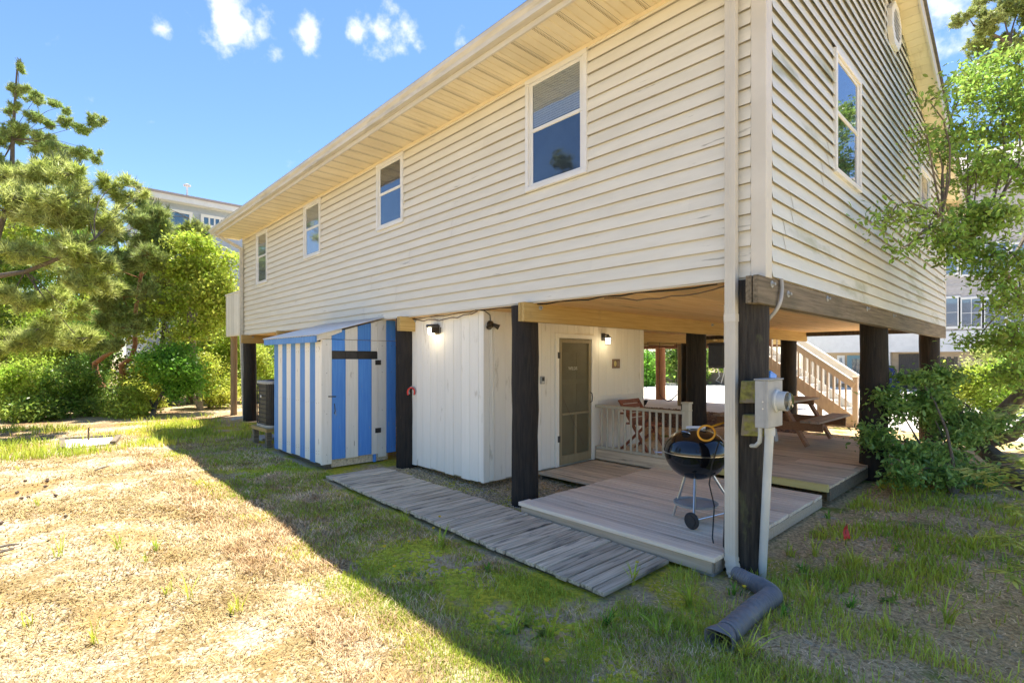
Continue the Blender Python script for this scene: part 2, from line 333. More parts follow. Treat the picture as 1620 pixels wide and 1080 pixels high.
# ------------------------------------------------------------------ ground
def ground_material():
    m = bpy.data.materials.new('ground'); m.use_nodes = True; MATS['ground'] = m; N = m.node_tree.nodes; L = m.node_tree.links
    b = N['Principled BSDF']; b.inputs['Roughness'].default_value = .95; b.inputs['Specular IOR Level'].default_value = .15
    g = N.new('ShaderNodeNewGeometry'); P = g.outputs['Position']
    def nz(s, d=6, r=.6, off=0):
        mp = N.new('ShaderNodeMapping'); mp.inputs['Location'].default_value = (off, off * 1.3, 0); L.new(P, mp.inputs[0])
        n = N.new('ShaderNodeTexNoise'); n.inputs['Scale'].default_value = s; n.inputs['Detail'].default_value = d; n.inputs['Roughness'].default_value = r; L.new(mp.outputs[0], n.inputs['Vector']); return n.outputs['Fac']
    def rp(x, a, c, smooth=True):
        q = N.new('ShaderNodeMapRange'); q.inputs[1].default_value = a; q.inputs[2].default_value = c
        if smooth: q.interpolation_type = 'SMOOTHSTEP'
        L.new(x, q.inputs[0]); return q.outputs[0]
    def mx(f, a, c):
        q = N.new('ShaderNodeMixRGB'); L.new(f, q.inputs[0])
        for k, v in ((1, a), (2, c)):
            if isinstance(v, tuple): q.inputs[k].default_value = (*v, 1)
            else: L.new(v, q.inputs[k])
        return q.outputs[0]
    def mth(op, a, c):
        q = N.new('ShaderNodeMath'); q.operation = op
        for k, v in ((0, a), (1, c)):
            if isinstance(v, (int, float)): q.inputs[k].default_value = v
            else: L.new(v, q.inputs[k])
        return q.outputs[0]
    sx = N.new('ShaderNodeSeparateXYZ'); L.new(P, sx.inputs[0]); X, Y = sx.outputs[0], sx.outputs[1]
    fine = nz(38, 6, .7)
    straw = mx(rp(fine, .3, .7), (.16, .105, .04), (.44, .325, .155))
    straw = mx(rp(mth('ADD', nz(1.3, 5, .6, 7), mth('MULTIPLY', mth('SUBTRACT', nz(21, 6, .7, 17), .5), .5)), .46, .66), straw, (.36, .235, .09))
    sandc = mx(rp(nz(60, 4, .6), .3, .7), (.44, .36, .25), (.60, .52, .39))
    dry = mx(rp(mth('ADD', nz(1.9, 7, .68, 3), mth('MULTIPLY', mth('SUBTRACT', fine, .5), .75)), .43, .62), straw, sandc)
    moss = mx(rp(nz(26, 5, .6, 2), .35, .65), (.34, .35, .035), (.68, .60, .05))
    soil = mx(rp(fine, .3, .7), (.32, .23, .12), (.72, .58, .36))
    shade = mx(rp(mth('ADD', nz(1.5, 6, .62, 11), mth('MULTIPLY', mth('SUBTRACT', fine, .5), .3)), .44, .58), soil, moss)
    litter = mx(rp(nz(30, 6, .75, 5), .3, .7), (.26, .155, .065), (.94, .70, .38))
    litter = mx(rp(nz(1.6, 6, .65, 9), .52, .66), litter, (.22, .25, .05))
    litter = mx(rp(nz(2.3, 6, .65, 21), .60, .72), litter, (.48, .44, .38))
    yn = mth('ADD', Y, mth('MULTIPLY', mth('SUBTRACT', nz(1.1, 6, .65, 4), .5), 1.3))
    xn = mth('ADD', X, mth('MULTIPLY', mth('SUBTRACT', nz(1.2, 6, .65, 14), .5), 1.4))
    c = mx(rp(yn, -2.4, -1.9), dry, shade)
    c = mx(mth('MULTIPLY', rp(xn, -.35, .5), rp(Y, -3.2, -2.2)), c, litter)
    c = mx(rp(Y, .3, .9), c, litter)
    far = mx(rp(nz(.7, 5, .6, 31), .45, .6), soil, (.30, .19, .10))
    c = mx(rp(mth('MULTIPLY', xn, -1), 12.2, 13.2), c, far)
    L.new(c, b.inputs['Base Color'])
    bp = N.new('ShaderNodeBump'); bp.inputs['Strength'].default_value = .9; bp.inputs['Distance'].default_value = .02
    L.new(mth('ADD', nz(45, 6, .7, 1), nz(9, 4, .6, 8)), bp.inputs['Height']); L.new(bp.outputs[0], b.inputs['Normal'])
ground_material()
def ghn(X, Y):
    d = np.hypot(X - .5, Y + 1.5); t = np.clip((d - 2) / 7, 0, 1); return .11 * t * t * (3 - 2 * t)
def lump(X, Y):
    near = np.clip(1 - (np.hypot(X - 1, Y + 3) - 8) / 8, 0, 1)
    wob = .012 * (np.sin(X * 3.1 + np.sin(Y * 2.3) * 1.4) + np.sin(Y * 4.3 + np.sin(X * 1.9) * 1.7)) + .006 * np.sin(X * 11 + 3 * np.sin(Y * 7)) * np.sin(Y * 13 + X)
    return wob * near * np.clip((-1.05 - Y) * 2.2 + np.clip((X - .2) * 2, 0, 3), 0, 1)
def gtop(x, y): return float(ghn(np.array(x), np.array(y)) + lump(np.array(x), np.array(y)))
def axis(a, lo, hi, step, far):
    n = np.arange(lo, hi + 1e-6, step); e = []; s = step; p = lo
    out1 = []
    while p > -far: s *= 1.35; p -= s; out1.append(p)
    out2 = []; s = step; p = n[-1]
    while p < far: s *= 1.35; p += s; out2.append(p)
    return np.array(out1[::-1] + list(n) + out2)
gx = axis(0, -14, 3.4, .075, 400); gy = axis(0, -5, 4, .075, 400)
XX, YY = np.meshgrid(gx, gy, indexing='ij'); ZZ = ghn(XX, YY) + lump(XX, YY)
ni, nj = len(gx), len(gy); ii = np.arange(ni * nj).reshape(ni, nj)
Fg = np.stack([ii[:-1, :-1], ii[1:, :-1], ii[1:, 1:], ii[:-1, 1:]], -1).reshape(-1, 4)
tag(npmesh('ground', np.stack([XX, YY, ZZ], -1).reshape(-1, 3), Fg, 'ground', origin=(0, 0, 0), smooth=True), kind='structure')
def sheet(name, mat, pts, z, th=.02):
    return tag(MB().prism(pts, 'z', z - th, z).build(name, mat), kind='structure')
sheet('driveway', 'driveway', [(-60, 10.9), (-2.6, 10.9), (0.2, 9.6), (3.5, 10.4), (6, 14), (6, 30), (-60, 30)], .125)
sheet('mulch_bed', 'mulch', [(-12, 6.9), (-2.2, 6.9), (-2.6, 10.85), (-12, 10.85)], .13)
rng = np.random.default_rng(5)
def chips(name, n, reg, size, mat, label, cat, z0=.0, flat=.4, parent=None):
    """small angular stones or chips: one deformed octahedron each, joined"""
    P = np.stack([rng.uniform(reg[0], reg[1], n), rng.uniform(reg[2], reg[3], n)], -1)
    Z = ghn(P[:, 0], P[:, 1]) + z0
    O = np.array([(1, 0, 0), (0, 1, 0), (-1, 0, 0), (0, -1, 0), (0, 0, 1), (0, 0, -1)], float)
    S = rng.uniform(size[0], size[1], (n, 1, 1)) * rng.uniform(.6, 1.4, (n, 6, 1))
    A = rng.uniform(0, 6.28, n); c, s = np.cos(A), np.sin(A)
    V = O[None] * S * np.array([1, .7, flat])
    V = np.stack([V[..., 0] * c[:, None] - V[..., 1] * s[:, None], V[..., 0] * s[:, None] + V[..., 1] * c[:, None], V[..., 2]], -1)
    V[..., 0] += P[:, None, 0]; V[..., 1] += P[:, None, 1]; V[..., 2] += Z[:, None] + S[:, 0] * flat * .5
    T = np.array([(0, 1, 4), (1, 2, 4), (2, 3, 4), (3, 0, 4), (1, 0, 5), (2, 1, 5), (3, 2, 5), (0, 3, 5)])
    F = (T[None] + (np.arange(n) * 6)[:, None, None]).reshape(-1, 3)
    return tag(npmesh(name, V.reshape(-1, 3), F, mat, parent), label, cat, kind='stuff')
chips('gravel', 9000, (-5.2, -2.2, -.32, 1.15), (.008, .017), 'gravel', 'tan pebble gravel between the boardwalk and the white wall', 'gravel', .0, .6)
chips('mulch', 9000, (-10, -2.3, 6.95, 10.8), (.02, .05), 'mulch', 'brown bark mulch beyond the deck under the swings', 'mulch', .02, .35)
# ------------------------------------------------------------------ house
L0, W0 = -13.16, 9.08; ZB, ZS = 2.345, 4.88; HC = (L0 / 2, W0 / 2, 0)
RIDGE_Y, RIDGE_Z = 4.1, 6.65; SL = .377
def rake(y): return RIDGE_Z - SL * abs(y - RIDGE_Y)
house = thing('beach_house', HC, 'raised cream vinyl sided house standing on dark pilings', 'house')
def subthing(name, parent, loc):
    o = bpy.data.objects.new(name, None); COL.objects.link(o); o.parent = parent; o.location = Vector(loc) - WL[parent.name]; WL[o.name] = Vector(loc); return o
wall = MB().box(L0 + .01, -.01, .012, .14, ZB, ZS + .1).box(L0 + .01, -.01, W0 - .14, W0 - .012, ZB, 5.0).box(L0 + .012, L0 + .14, .15, W0 - .15, ZB, 5.0)
longwall = wall.build('wall', 'trim', house)
gpoly = [(.15, ZB), (W0 - .15, ZB), (W0 - .15, rake(W0 - .15)), (RIDGE_Y, RIDGE_Z), (.15, rake(.15))]
gablewall = MB().prism(gpoly, 'x', -.14, -.012).build('wall', 'trim', house)
LWIN = [(-2.59, -1.71, 3.585, 4.84), (-6.01, -5.2, 3.77, 4.83), (-9.03, -8.21, 3.74, 4.83), (-12.03, -11.25, 3.53, 4.80)]
GWIN = [(1.72, 2.68, 3.565, 4.81), (6.25, 7.2, 3.60, 4.83)]
def siding(parent, mat, P, u0, u1, wins, ztop, seed, seams):
    """one lapped course per object; P(u, z, off) -> world"""
    r = random.Random(seed); h = .1236; n = int(math.ceil((max(ztop(u0 + (u1 - u0) * k / 20) for k in range(21)) - ZB) / h))
    for k in range(n):
        za = ZB + k * h; zb = za + h; mb = MB(); ph = r.uniform(0, 6); amp = .0012 + .0022 * r.random()
        seam = [u0 + (u1 - u0) * ((s + (k // 2) * .37) % 1.0) for s in seams]
        br = {u0, u1, *seam}; step = .35
        q = u0
        while q < u1: br.add(round(q, 4)); q += step
        for wn in wins:
            if wn[3] > za and wn[2] < zb: br |= {wn[0], wn[1]}
        br = sorted(b for b in br if u0 <= b <= u1)
        for a, b in zip(br[:-1], br[1:]):
            if b - a < 1e-4: continue
            mid = (a + b) / 2; iv = [(za, zb)]
            for wn in wins:
                if wn[0] < mid < wn[1]:
                    nv = []
                    for (p, q2) in iv:
                        if wn[2] > p: nv.append((p, min(q2, wn[2])))
                        if wn[3] < q2: nv.append((max(p, wn[3]), q2))
                    iv = [(p, q2) for p, q2 in nv if q2 - p > 1e-4]
            if a in seam and mb.v: mb.build('siding_board', mat, parent, smooth=True); mb = MB()
            if not iv and mb.v: mb.build('siding_board', mat, parent, smooth=True); mb = MB()
            lap = .003 if sum(1 for s in seam if s < mid) % 2 else 0
            for (p, q2) in iv:
                def off(z): t = (z - za) / h; return .003 + .024 * max(0, 1 - t) ** .9 + lap
                def wz(u): return amp * math.sin(u * 2.1 + ph) + amp * .5 * math.sin(u * 5.3 + ph * 2)
                lev = [p, p + (q2 - p) * .25, p + (q2 - p) * .7, q2]
                vs = []
                for z in lev:
                    for u in (a, b):
                        zz = min(z, ztop(u)); vs.append(P(u, zz + (wz(u) if zz == z else 0), off(z)))
                if ztop(a) <= p + 1e-3 and ztop(b) <= p + 1e-3: continue
                mb.add(vs, [(0, 1, 3, 2), (2, 3, 5, 4), (4, 5, 7, 6)])
        if mb.v: mb.build('siding_board', mat, parent, smooth=True)
siding(longwall, 'siding', lambda u, z, o: (u, .004 - o, z), L0 + .07, -.1, LWIN, lambda u: ZS - .03, 3, (.22, .51, .79))
siding(gablewall, 'siding_gable_skylit', lambda u, z, o: (-.004 + o, u, z), .1, W0 - .08, GWIN + [(4.05, 4.7, 5.9, 6.45)], rake, 4, (.31, .66))
for (x0, x1, y0, y1) in [(-.1, .016, -.022, .1), (L0 - .016, L0 + .08, -.022, .08), (-.08, .016, W0 - .08, W0 + .02)]:
    box('corner_post', 'trim', house, x0, x1, y0, y1, ZB - .012, ZS if y0 < 1 else 4.9, bevel=.004)
box('frieze_trim', 'soffit', house, L0, -.1, -.028, .01, ZS - .035, ZS + .005)
box('starter_strip', 'trim', house, L0 + .08, -.1, -.012, .01, ZB - .014, ZB - .001)
def window(wn, P, sign, parent, blind=0., sash_split=.5):
    """P(u, z, o): frame, two sashes, panes, dark sheet behind for the unlit room"""
    u0, u1, z0, z1 = wn; wd = u1 - u0
    def bx(mb, a, b, c, d, o0, o1):
        p = P(a, c, o0); q = P(b, d, o1); return mb.box(min(p[0], q[0]), max(p[0], q[0]), min(p[1], q[1]), max(p[1], q[1]), min(p[2], q[2]), max(p[2], q[2]))
    f = MB(); t = .05
    bx(f, u0, u0 + t, z0 + t, z1 - t, 0, .04); bx(f, u1 - t, u1, z0 + t, z1 - t, 0, .04); bx(f, u0, u1, z1 - t, z1, 0, .042); bx(f, u0, u1, z0, z0 + t, 0, .045)
    bx(f, u0 + t, u0 + t + .018, z0 + t, z1 - t, 0, .022); bx(f, u1 - t - .018, u1 - t, z0 + t, z1 - t, 0, .022)
    fr = f.build('window', 'white_trim', parent, bevel=.004)
    i0, i1, j0, j1 = u0 + t + .018, u1 - t - .018, z0 + t, z1 - t; zm = z0 + (z1 - z0) * sash_split
    s = MB(); q = .035
    for (c, d, o) in ((zm, j1, .020), (j0, zm + .03, .014)):
        bx(s, i0, i0 + q, c, d, .002, o); bx(s, i1 - q, i1, c, d, .002, o); bx(s, i0 + q, i1 - q, d - q, d, .002, o + .001); bx(s, i0 + q, i1 - q, c, c + q, .002, o + .001)
    s.build('sash', 'white_trim', fr, bevel=.003)
    bx(MB(), i0 + .01, i1 - .01, zm + .02, j1 - .01, .0130, .0145).build('pane', 'glass', fr)
    bx(MB(), i0 + .01, i1 - .01, j0 + .01, zm + .01, .0085, .0100).build('pane', 'glass', fr)
    bx(MB(), i0, i1, j0, j1, -.0005, .0008).build('window_backing', 'room', fr)  # dark sheet behind the panes, painting the unlit room
    if blind:
        k = 0; z = j1 - .01
        b = MB()
        while z > j1 - blind * (j1 - j0): bx(b, i0 + q + .004, i1 - q - .004, z - .021, z, .003, .0065); z -= .026
        b.build('blind', 'blind', fr)
LP = lambda u, z, o: (u, .004 - o, z); GP_ = lambda u, z, o: (-.004 + o, u, z)
for i, wn in enumerate(LWIN): window(wn, LP, -1, house, blind=(.42, 0, .95, .95)[i], sash_split=.52)
for i, wn in enumerate(GWIN): window(wn, GP_, 1, house, blind=(0, 0)[i], sash_split=.5)
# octagonal gable vent
vy, vz = 4.38, 6.18
oc = [(vy + .31 * math.cos(rad(22.5 + 45 * k)), vz + .31 * math.sin(rad(22.5 + 45 * k))) for k in range(8)]
oi_ = [(vy + .22 * math.cos(rad(22.5 + 45 * k)), vz + .22 * math.sin(rad(22.5 + 45 * k))) for k in range(8)]
vb = MB(); vb.add([(.055, *p) for p in oc] + [(.06, *p) for p in oi_] + [(-.004, *p) for p in oc] + [(.0, *p) for p in oi_],
    [f for k in range(8) for f in ((k, (k + 1) % 8, 8 + (k + 1) % 8, 8 + k), (16 + k, 16 + (k + 1) % 8, (k + 1) % 8, k), (8 + k, 8 + (k + 1) % 8, 24 + (k + 1) % 8, 24 + k))])
vent = vb.build('gable_vent', 'white_trim', house)
MB().prism(oi_, 'x', .0, .004).build('vent_back', 'dark_wood', vent)
for k in range(8):
    z = vz - .19 + k * .054; hw = .21 if abs(z - vz) < .1 else .21 - (abs(z - vz) - .1) * .9
    MB().add([(.02, vy - hw, z + .03), (.02, vy + hw, z + .03), (.055, vy + hw, z), (.055, vy - hw, z), (.02, vy - hw, z + .04), (.02, vy + hw, z + .04), (.055, vy + hw, z + .01), (.055, vy - hw, z + .01)],
             [(3, 2, 1, 0), (4, 5, 6, 7), (0, 1, 5, 4), (1, 2, 6, 5), (2, 3, 7, 6), (3, 0, 4, 7)]).build('louvre', 'white_trim', vent)
# eave soffit, fascia, gutter
XE0, XE1 = L0 - .28, .28; YE = -.6
sof = box('soffit', 'soffit', house, XE0, XE1, YE, -.03, ZS + .012, ZS + .02)
pmb = MB(); pw = .3
def soffit_panel(mb, a, b, y0, y1, z):
    for s0, s1 in ((0, .098), (.1, .198), (.2, .298)):
        mb.prism([(a + s0, z), (a + s0 + .006, z - .01), (a + s1 - .006, z - .01), (a + s1, z)], 'y', y0, y1)
pan0 = None; x = XE1
while x > XE0 + .05:
    x0 = max(x - pw, XE0)
    if pan0 is None:
        soffit_panel(pmb, x0, x, YE + .002, -.029, ZS + .011); pan0 = pmb.build('soffit_panel', 'soffit_vented', sof); o = pan0
    else:
        o = pan0.copy(); COL.objects.link(o); o.location = pan0.location + Vector((x0 - (XE1 - pw), 0, 0))
    x -= pw
fas = MB().box(XE0, XE1, YE - .022, YE, ZS - .012, 5.07).build('fascia', 'trim', house)
gp = [(YE - .024, 5.035), (YE - .024, 4.925), (YE - .095, 4.925), (YE - .105, 4.965), (YE - .135, 5.0), (YE - .14, 5.04), (YE - .128, 5.042), (YE - .122, 5.005), (YE - .095, 4.975), (YE - .088, 4.932), (YE - .03, 4.932), (YE - .03, 5.035)]
gut = MB().prism(gp, 'x', XE0 - .02, XE1 + .02).build('gutter', 'gutter', house, smooth=False)
for xx in np.arange(XE0 + .6, XE1, 1.55): MB().prism([(YE - .026, 5.0), (YE - .026, 5.03), (YE - .13, 5.042), (YE - .13, 5.03)], 'x', xx, xx + .02).build('gutter_bracket', 'gutter', gut)
# roof slabs with rake soffit
def slab(y0, z0, y1, z1, th): return [(y0, z0), (y1, z1), (y1, z1 + th), (y0, z0 + th)]
yn, yf = YE - .04, W0 + .55
roof = MB().prism(slab(yn, rake(yn) + .06 + .17, RIDGE_Y, RIDGE_Z + .17, .05), 'x', XE0 - .03, XE1 + .03).prism(slab(RIDGE_Y, RIDGE_Z + .17, yf, rake(yf) + .17, .05), 'x', XE0 - .03, XE1 + .03).build('roof', 'shingle', house)
MB().prism(slab(YE, rake(YE) + .16, RIDGE_Y, RIDGE_Z + .09, .075), 'x', L0, -.01).prism(slab(RIDGE_Y, RIDGE_Z + .09, yf - .05, rake(yf - .05) + .09, .075), 'x', L0, -.01).build('rafters', 'trim', roof)
for (ya, yb) in ((YE + .03, RIDGE_Y), (RIDGE_Y, yf - .03)):
    za, zb = rake(ya), rake(yb)
    for xx0, xx1 in ((.255, .28), (XE0, XE0 + .025)):
        MB().prism([(ya, za - .02), (yb, zb - .02), (yb, zb + .17), (ya, za + .17)], 'x', xx0, xx1).build('rake_board', 'trim', roof)
    n = int(round((yb - ya) / .125))
    for k in range(n):
        p0 = ya + (yb - ya) * k / n; p1 = ya + (yb - ya) * (k + .96) / n
        for X0, X1 in ((.012, .255), (XE0 + .025, L0 - .012)):
            if X0 < 0 and k > 4: continue
            MB().prism([(p0, rake(p0)), (p1, rake(p1)), (p1, rake(p1) + .012), (p0, rake(p0) + .012)], 'x', X0, X1).build('soffit_panel', 'soffit', roof)
box('far_soffit', 'soffit', house, XE0, XE1, W0 + .02, W0 + .5, 4.60, 4.62)
box('far_fascia', 'trim', house, XE0, XE1, W0 + .5, W0 + .53, 4.58, 4.78)
# downspouts
def profile_tube(pts, w, d, outdir):
    """rectangular downspout along pts with grooves on the face"""
    mb = MB()
    for a, b in zip(pts[:-1], pts[1:]): mb.bar(a, b, w, d, up=outdir)
    return mb
dx = PY(1157, 600, -.085).x
ds = profile_tube([(dx, -.085, 5.0 - .35), (dx, -.085, .175)], .085, .06, (0, -1, 0))
for k in (-.022, 0, .022): ds.box(dx + k - .003, dx + k + .003, -.1185, -.114, .18, 4.6)
dsp = ds.build('downspout', 'trim', house, bevel=.004)
box('downspout_joint', 'trim', dsp, dx - .046, dx + .046, -.1195, -.052, 2.0, 2.06)
MB().bar((dx, -.66, 4.93), (dx, -.085, 4.65), .08, .06, up=(1, 0, 0)).build('downspout_elbow', 'trim', dsp)
el = MB()
for k in range(7):
    t0 = rad(k * 9); t1 = rad((k + 1) * 9)
    c = Vector((dx + .0, -.085, .175)); R_ = .16
    def ep(t): return Vector((dx + .10 * (1 - math.cos(t)), -.085 - (1 - math.cos(t)) * .10, .175 - R_ * math.sin(t)))
    el.bar(ep(t0), ep(t1 + .02), .09 if k % 2 else .083, .065 if k % 2 else .058, up=(0, -1, 0))
el.build('downspout_elbow', 'trim', dsp)
lx = L0 + .05
dl = MB().bar((lx - .05, -.66, 4.93), (lx - .05, -.64, 4.86), .07, .07).bar((lx - .05, -.64, 4.88), (lx + .05, -.1, 4.6), .065, .07).bar((lx + .05, -.08, 4.62), (lx + .05, -.08, 2.4), .075, .06).bar((lx + .05, -.08, 2.4), (lx + .1, -.02, .2), .075, .06).bar((lx + .1, -.02, .22), (lx - .15, -.25, .14), .075, .06)
dl.build('downspout', 'gutter', house, bevel=.004)
# pilings, beams, ceiling
def pile(x, y, r, z1, mat, lean=(0, 0), seed=0, parent=house, z0=None):
    q = random.Random(seed); n = 16; pts = []; rr = []
    zb = gh(x, y) - .1 if z0 is None else z0
    for k in range(9):
        t = k / 8; pts.append((x + lean[0] * t + q.uniform(-.006, .006), y + lean[1] * t + q.uniform(-.006, .006), zb + (z1 - zb) * t)); rr.append(r * (1 + q.uniform(-.02, .02)) * (1.0 + .03 * (1 - t)))
    mb = MB().tube(pts, rr, n)
    mb.v = [(vx + q.uniform(-.004, .004), vy_ + q.uniform(-.004, .004), vz_) for vx, vy_, vz_ in mb.v]
    return mb.build('piling', mat, parent, smooth=True)
ROWX = [-.2, -2.72, -5.3, -7.85, -10.4, -12.95]
for i, rx in enumerate(ROWX):
    for j, ry in enumerate((.1, 4.35, 8.8)):
        if i == 0: ry += (0, 0, .0)[j]
        xx = rx - (.06 if (i == 1 and j) else 0)
        pile(xx, ry, .155 if j == 0 else .165, 2.33, 'pile_worn' if (i, j) == (0, 0) else 'pile', lean=(.03, 0) if (i, j) == (0, 0) else (0, 0), seed=i * 7 + j)
ZBM = 2.125
for i, rx in enumerate(ROWX):
    if i == 0:
        mb1 = (-.03, .012); mb2 = (-.085, -.04); mat = 'beam_grey'
    else: mb1 = (rx + .2, rx + .245); mb2 = (rx + .145, rx + .19); mat = 'beam_tan'
    for k, (a, b) in enumerate((mb1, mb2)):
        box('beam', mat, house, a, b, -.16 + .004 * k, W0 + .02, ZBM + .003 * k, 2.337, bevel=.004)
    # bolts
    for yb_ in ((.1, 4.3) if i else (.1, .45, 1.5, 3.0, 4.4)):
        MB().lathe([(0, .03), (.012, .03), (.012, .008), (.028, .006), (.028, 0)], (mb1[1], yb_, ZBM + .14 + .03 * math.sin(yb_ * 9)), 10, Matrix.Rotation(rad(90), 3, 'Y')).build('bolt', 'galv', house, smooth=True)
ceil = box('ceiling', 'ceiling', house, L0 + .05, -.1, .16, W0 - .05, ZB + .006, ZB + .02)
xx = -.1; cb0 = None
while xx > L0 + .3:
    wdt = .285
    if cb0 is None: cb0 = box('ceiling_board', 'ceiling', ceil, xx - wdt + .004, xx, .03, W0 - .02, ZB - .012, ZB + .005, bevel=.003)
    else:
        o = cb0.copy(); COL.objects.link(o); o.location.x = cb0.location.x + (xx + .1)
        o.location.z = cb0.location.z + rnd.uniform(-.002, .001)
    xx -= wdt
box('rim_board', 'dark_wood', house, L0, -.1, W0 - .045, W0 - .005, 2.24, 2.34)
# lower room: white vertical planks
room = MB().box(-5.25, -3.53, .13, .16, .12, 2.34).box(-3.53, -3.50, .14, 3.75, .12, 2.34).box(-5.25, -3.53, 3.70, 3.73, .12, 2.34).build('lower_wall', 'old_paint', house)
def planks_front(x0, x1, y, z0, z1, wds, mat, parent):
    x = x0; k = 0
    while x < x1 - .02:
        wd = min(wds[k % len(wds)], x1 - x); box('wall_plank', mat, parent, x + .003, x + wd - .003, y, y + .028, z0 + rnd.uniform(-.015, .015), z1, bevel=.003); x += wd; k += 1
planks_front(-5.22, -3.52, .10, .13, 2.335, (.185, .175, .2, .16, .19, .2, .17), 'white_plank', room)
DY0, DY1, DZ0, DZ1 = 1.52, 2.28, .16, 2.02
y = .13; k = 0
wds = (.12, .14, .21, .25, .2, .2, .17)
while y < 3.74:
    wd = min((.07, .085, .2, .24, .2, .24, .2, .16, .2, .17)[k % 10], 3.75 - y)
    a, b = y + .002, y + wd - .002; zlo, zhi = .14, 2.335
    if b > DY0 - .07 and a < DY1 + .07:
        if a < DY0 - .075: box('wall_plank', 'white_plank', room, -3.5, -3.472, a, DY0 - .075, zlo, zhi, bevel=.003); a = DY0 - .073
        if b > DY1 + .075: box('wall_plank', 'white_plank', room, -3.5, -3.472, DY1 + .075, b, zlo, zhi, bevel=.003); b = DY1 + .073
        if b - a > .02: box('wall_plank', 'white_plank', room, -3.5, -3.472, a, b, DZ1 + .07, zhi, bevel=.003)
    else: box('wall_plank', 'white_plank', room, -3.5, -3.472, a, b, zlo + rnd.uniform(-.01, .01), zhi, bevel=.003)
    y += wd; k += 1
box('corner_board', 'white_plank', room, -3.52, -3.465, .092, .13, .13, 2.335, bevel=.004)
box('corner_board', 'white_plank', room, -3.5, -3.46, 3.67, 3.77, .15, 2.335, bevel=.004)
box('ledger_trim', 'white_plank', room, -3.47, -3.445, 2.36, 3.66, 1.06, 1.13, bevel=.003)
# screen door
dr = MB().box(-3.5, -3.445, DY0 - .07, DY0, DZ0 - .02, DZ1).box(-3.5, -3.445, DY1, DY1 + .07, DZ0 - .02, DZ1).box(-3.5, -3.443, DY0 - .075, DY1 + .075, DZ1, DZ1 + .068).build('screen_door', 'white_plank', house, bevel=.004)
s = MB(); t = .055; xf0, xf1 = -3.49, -3.45; zr = DZ0 + .72
s.box(xf0, xf1, DY0 + .01, DY0 + .01 + t, DZ0, DZ1 - .012).box(xf0, xf1, DY1 - .01 - t, DY1 - .01, DZ0, DZ1 - .012).box(xf0, xf1 + .001, DY0 + .01 + t, DY1 - .01 - t, DZ1 - .012 - t, DZ1 - .012).box(xf0, xf1 + .001, DY0 + .01 + t, DY1 - .01 - t, DZ0, DZ0 + .13)
s.build('door_frame', 'screen_frame', dr, bevel=.004)
MB().box(xf0, xf1 + .004, DY0 + .012 + t, DY1 - .012 - t, zr, zr + .03).box(xf0, xf1 + .004, (DY0 + DY1) / 2 - .012, (DY0 + DY1) / 2 + .012, DZ0 + .13, zr).build('push_bar', 'screen_frame', dr, bevel=.003)
box('mesh_screen', 'screen_mesh', dr, -3.478, -3.474, DY0 + .01 + t, DY1 - .01 - t, DZ0 + .13, DZ1 - .012 - t)
pn = MB()
for a, b, c, d in ((.1, .34, 1.35, 1.75), (.42, .66, 1.35, 1.75), (.1, .34, .95, 1.28), (.42, .66, .95, 1.28)):
    pn.box(-3.474, -3.4715, DY0 + a, DY0 + b, DZ0 + c - .1, DZ0 + d - .1)
pn.build('inner_door_panel', 'screen_mesh', dr)
for z in (1.72, .5): box('hinge', 'iron', dr, -3.449, -3.437, DY0 - .035, DY0 + .012, z, z + .09)
MB().tube([(-3.45, DY1 - .04, 1.20), (-3.41, DY1 - .04, 1.18), (-3.40, DY1 - .04, 1.12), (-3.41, DY1 - .04, 1.06), (-3.45, DY1 - .04, 1.04)], .007, 6).build('handle', 'iron', dr, smooth=True)
MB().tube([(-3.448, DY0 + .07, 1.15), (-3.446, DY1 - .2, .4)], .003, 4).build('tension_rod', 'rust', dr)
def text_mesh(name, body, size, loc, rot, mat, parent, ext=.003):
    c = bpy.data.curves.new(name, 'FONT'); c.body = body; c.size = size; c.extrude = ext; c.align_x = 'CENTER'; c.align_y = 'CENTER'; c.resolution_u = 2
    tmp = bpy.data.objects.new(name + '_c', c); COL.objects.link(tmp); dg = bpy.context.evaluated_depsgraph_get()
    me = bpy.data.meshes.new_from_object(tmp.evaluated_get(dg)); bpy.data.objects.remove(tmp)
    o = link_mesh(name, me, mat, parent, loc); o.rotation_euler = rot; return o
text_mesh('lettering', 'WILDS', .07, (-3.47, DY0 + .33, 1.57), (rad(90), 0, rad(90)), 'old_paint', dr)
# side porch at the far end
po = subthing('porch', house, (L0 - .8, .6, 2.4))
for k in range(16): box('rail_board', 'stair_white', po, L0 - 1.72 + k * .104, L0 - 1.72 + k * .104 + .095, .02, .045, 2.38, 3.52, bevel=.003)
box('cap_rail', 'stair_white', po, L0 - 1.74, L0 - .04, 0, .1, 3.525, 3.565)
box('rim', 'stair_white', po, L0 - 1.74, L0 - .04, .05, .09, 2.36, 2.52)
box('floor', 'deck_old', po, L0 - 1.74, L0 - .04, .1, 3, 2.46, 2.5)
MB().tube([(L0 - 1.62, .2, 0), (L0 - 1.6, .2, 2.46)], .09, 10).build('post', 'pile_tan', po, smooth=True)
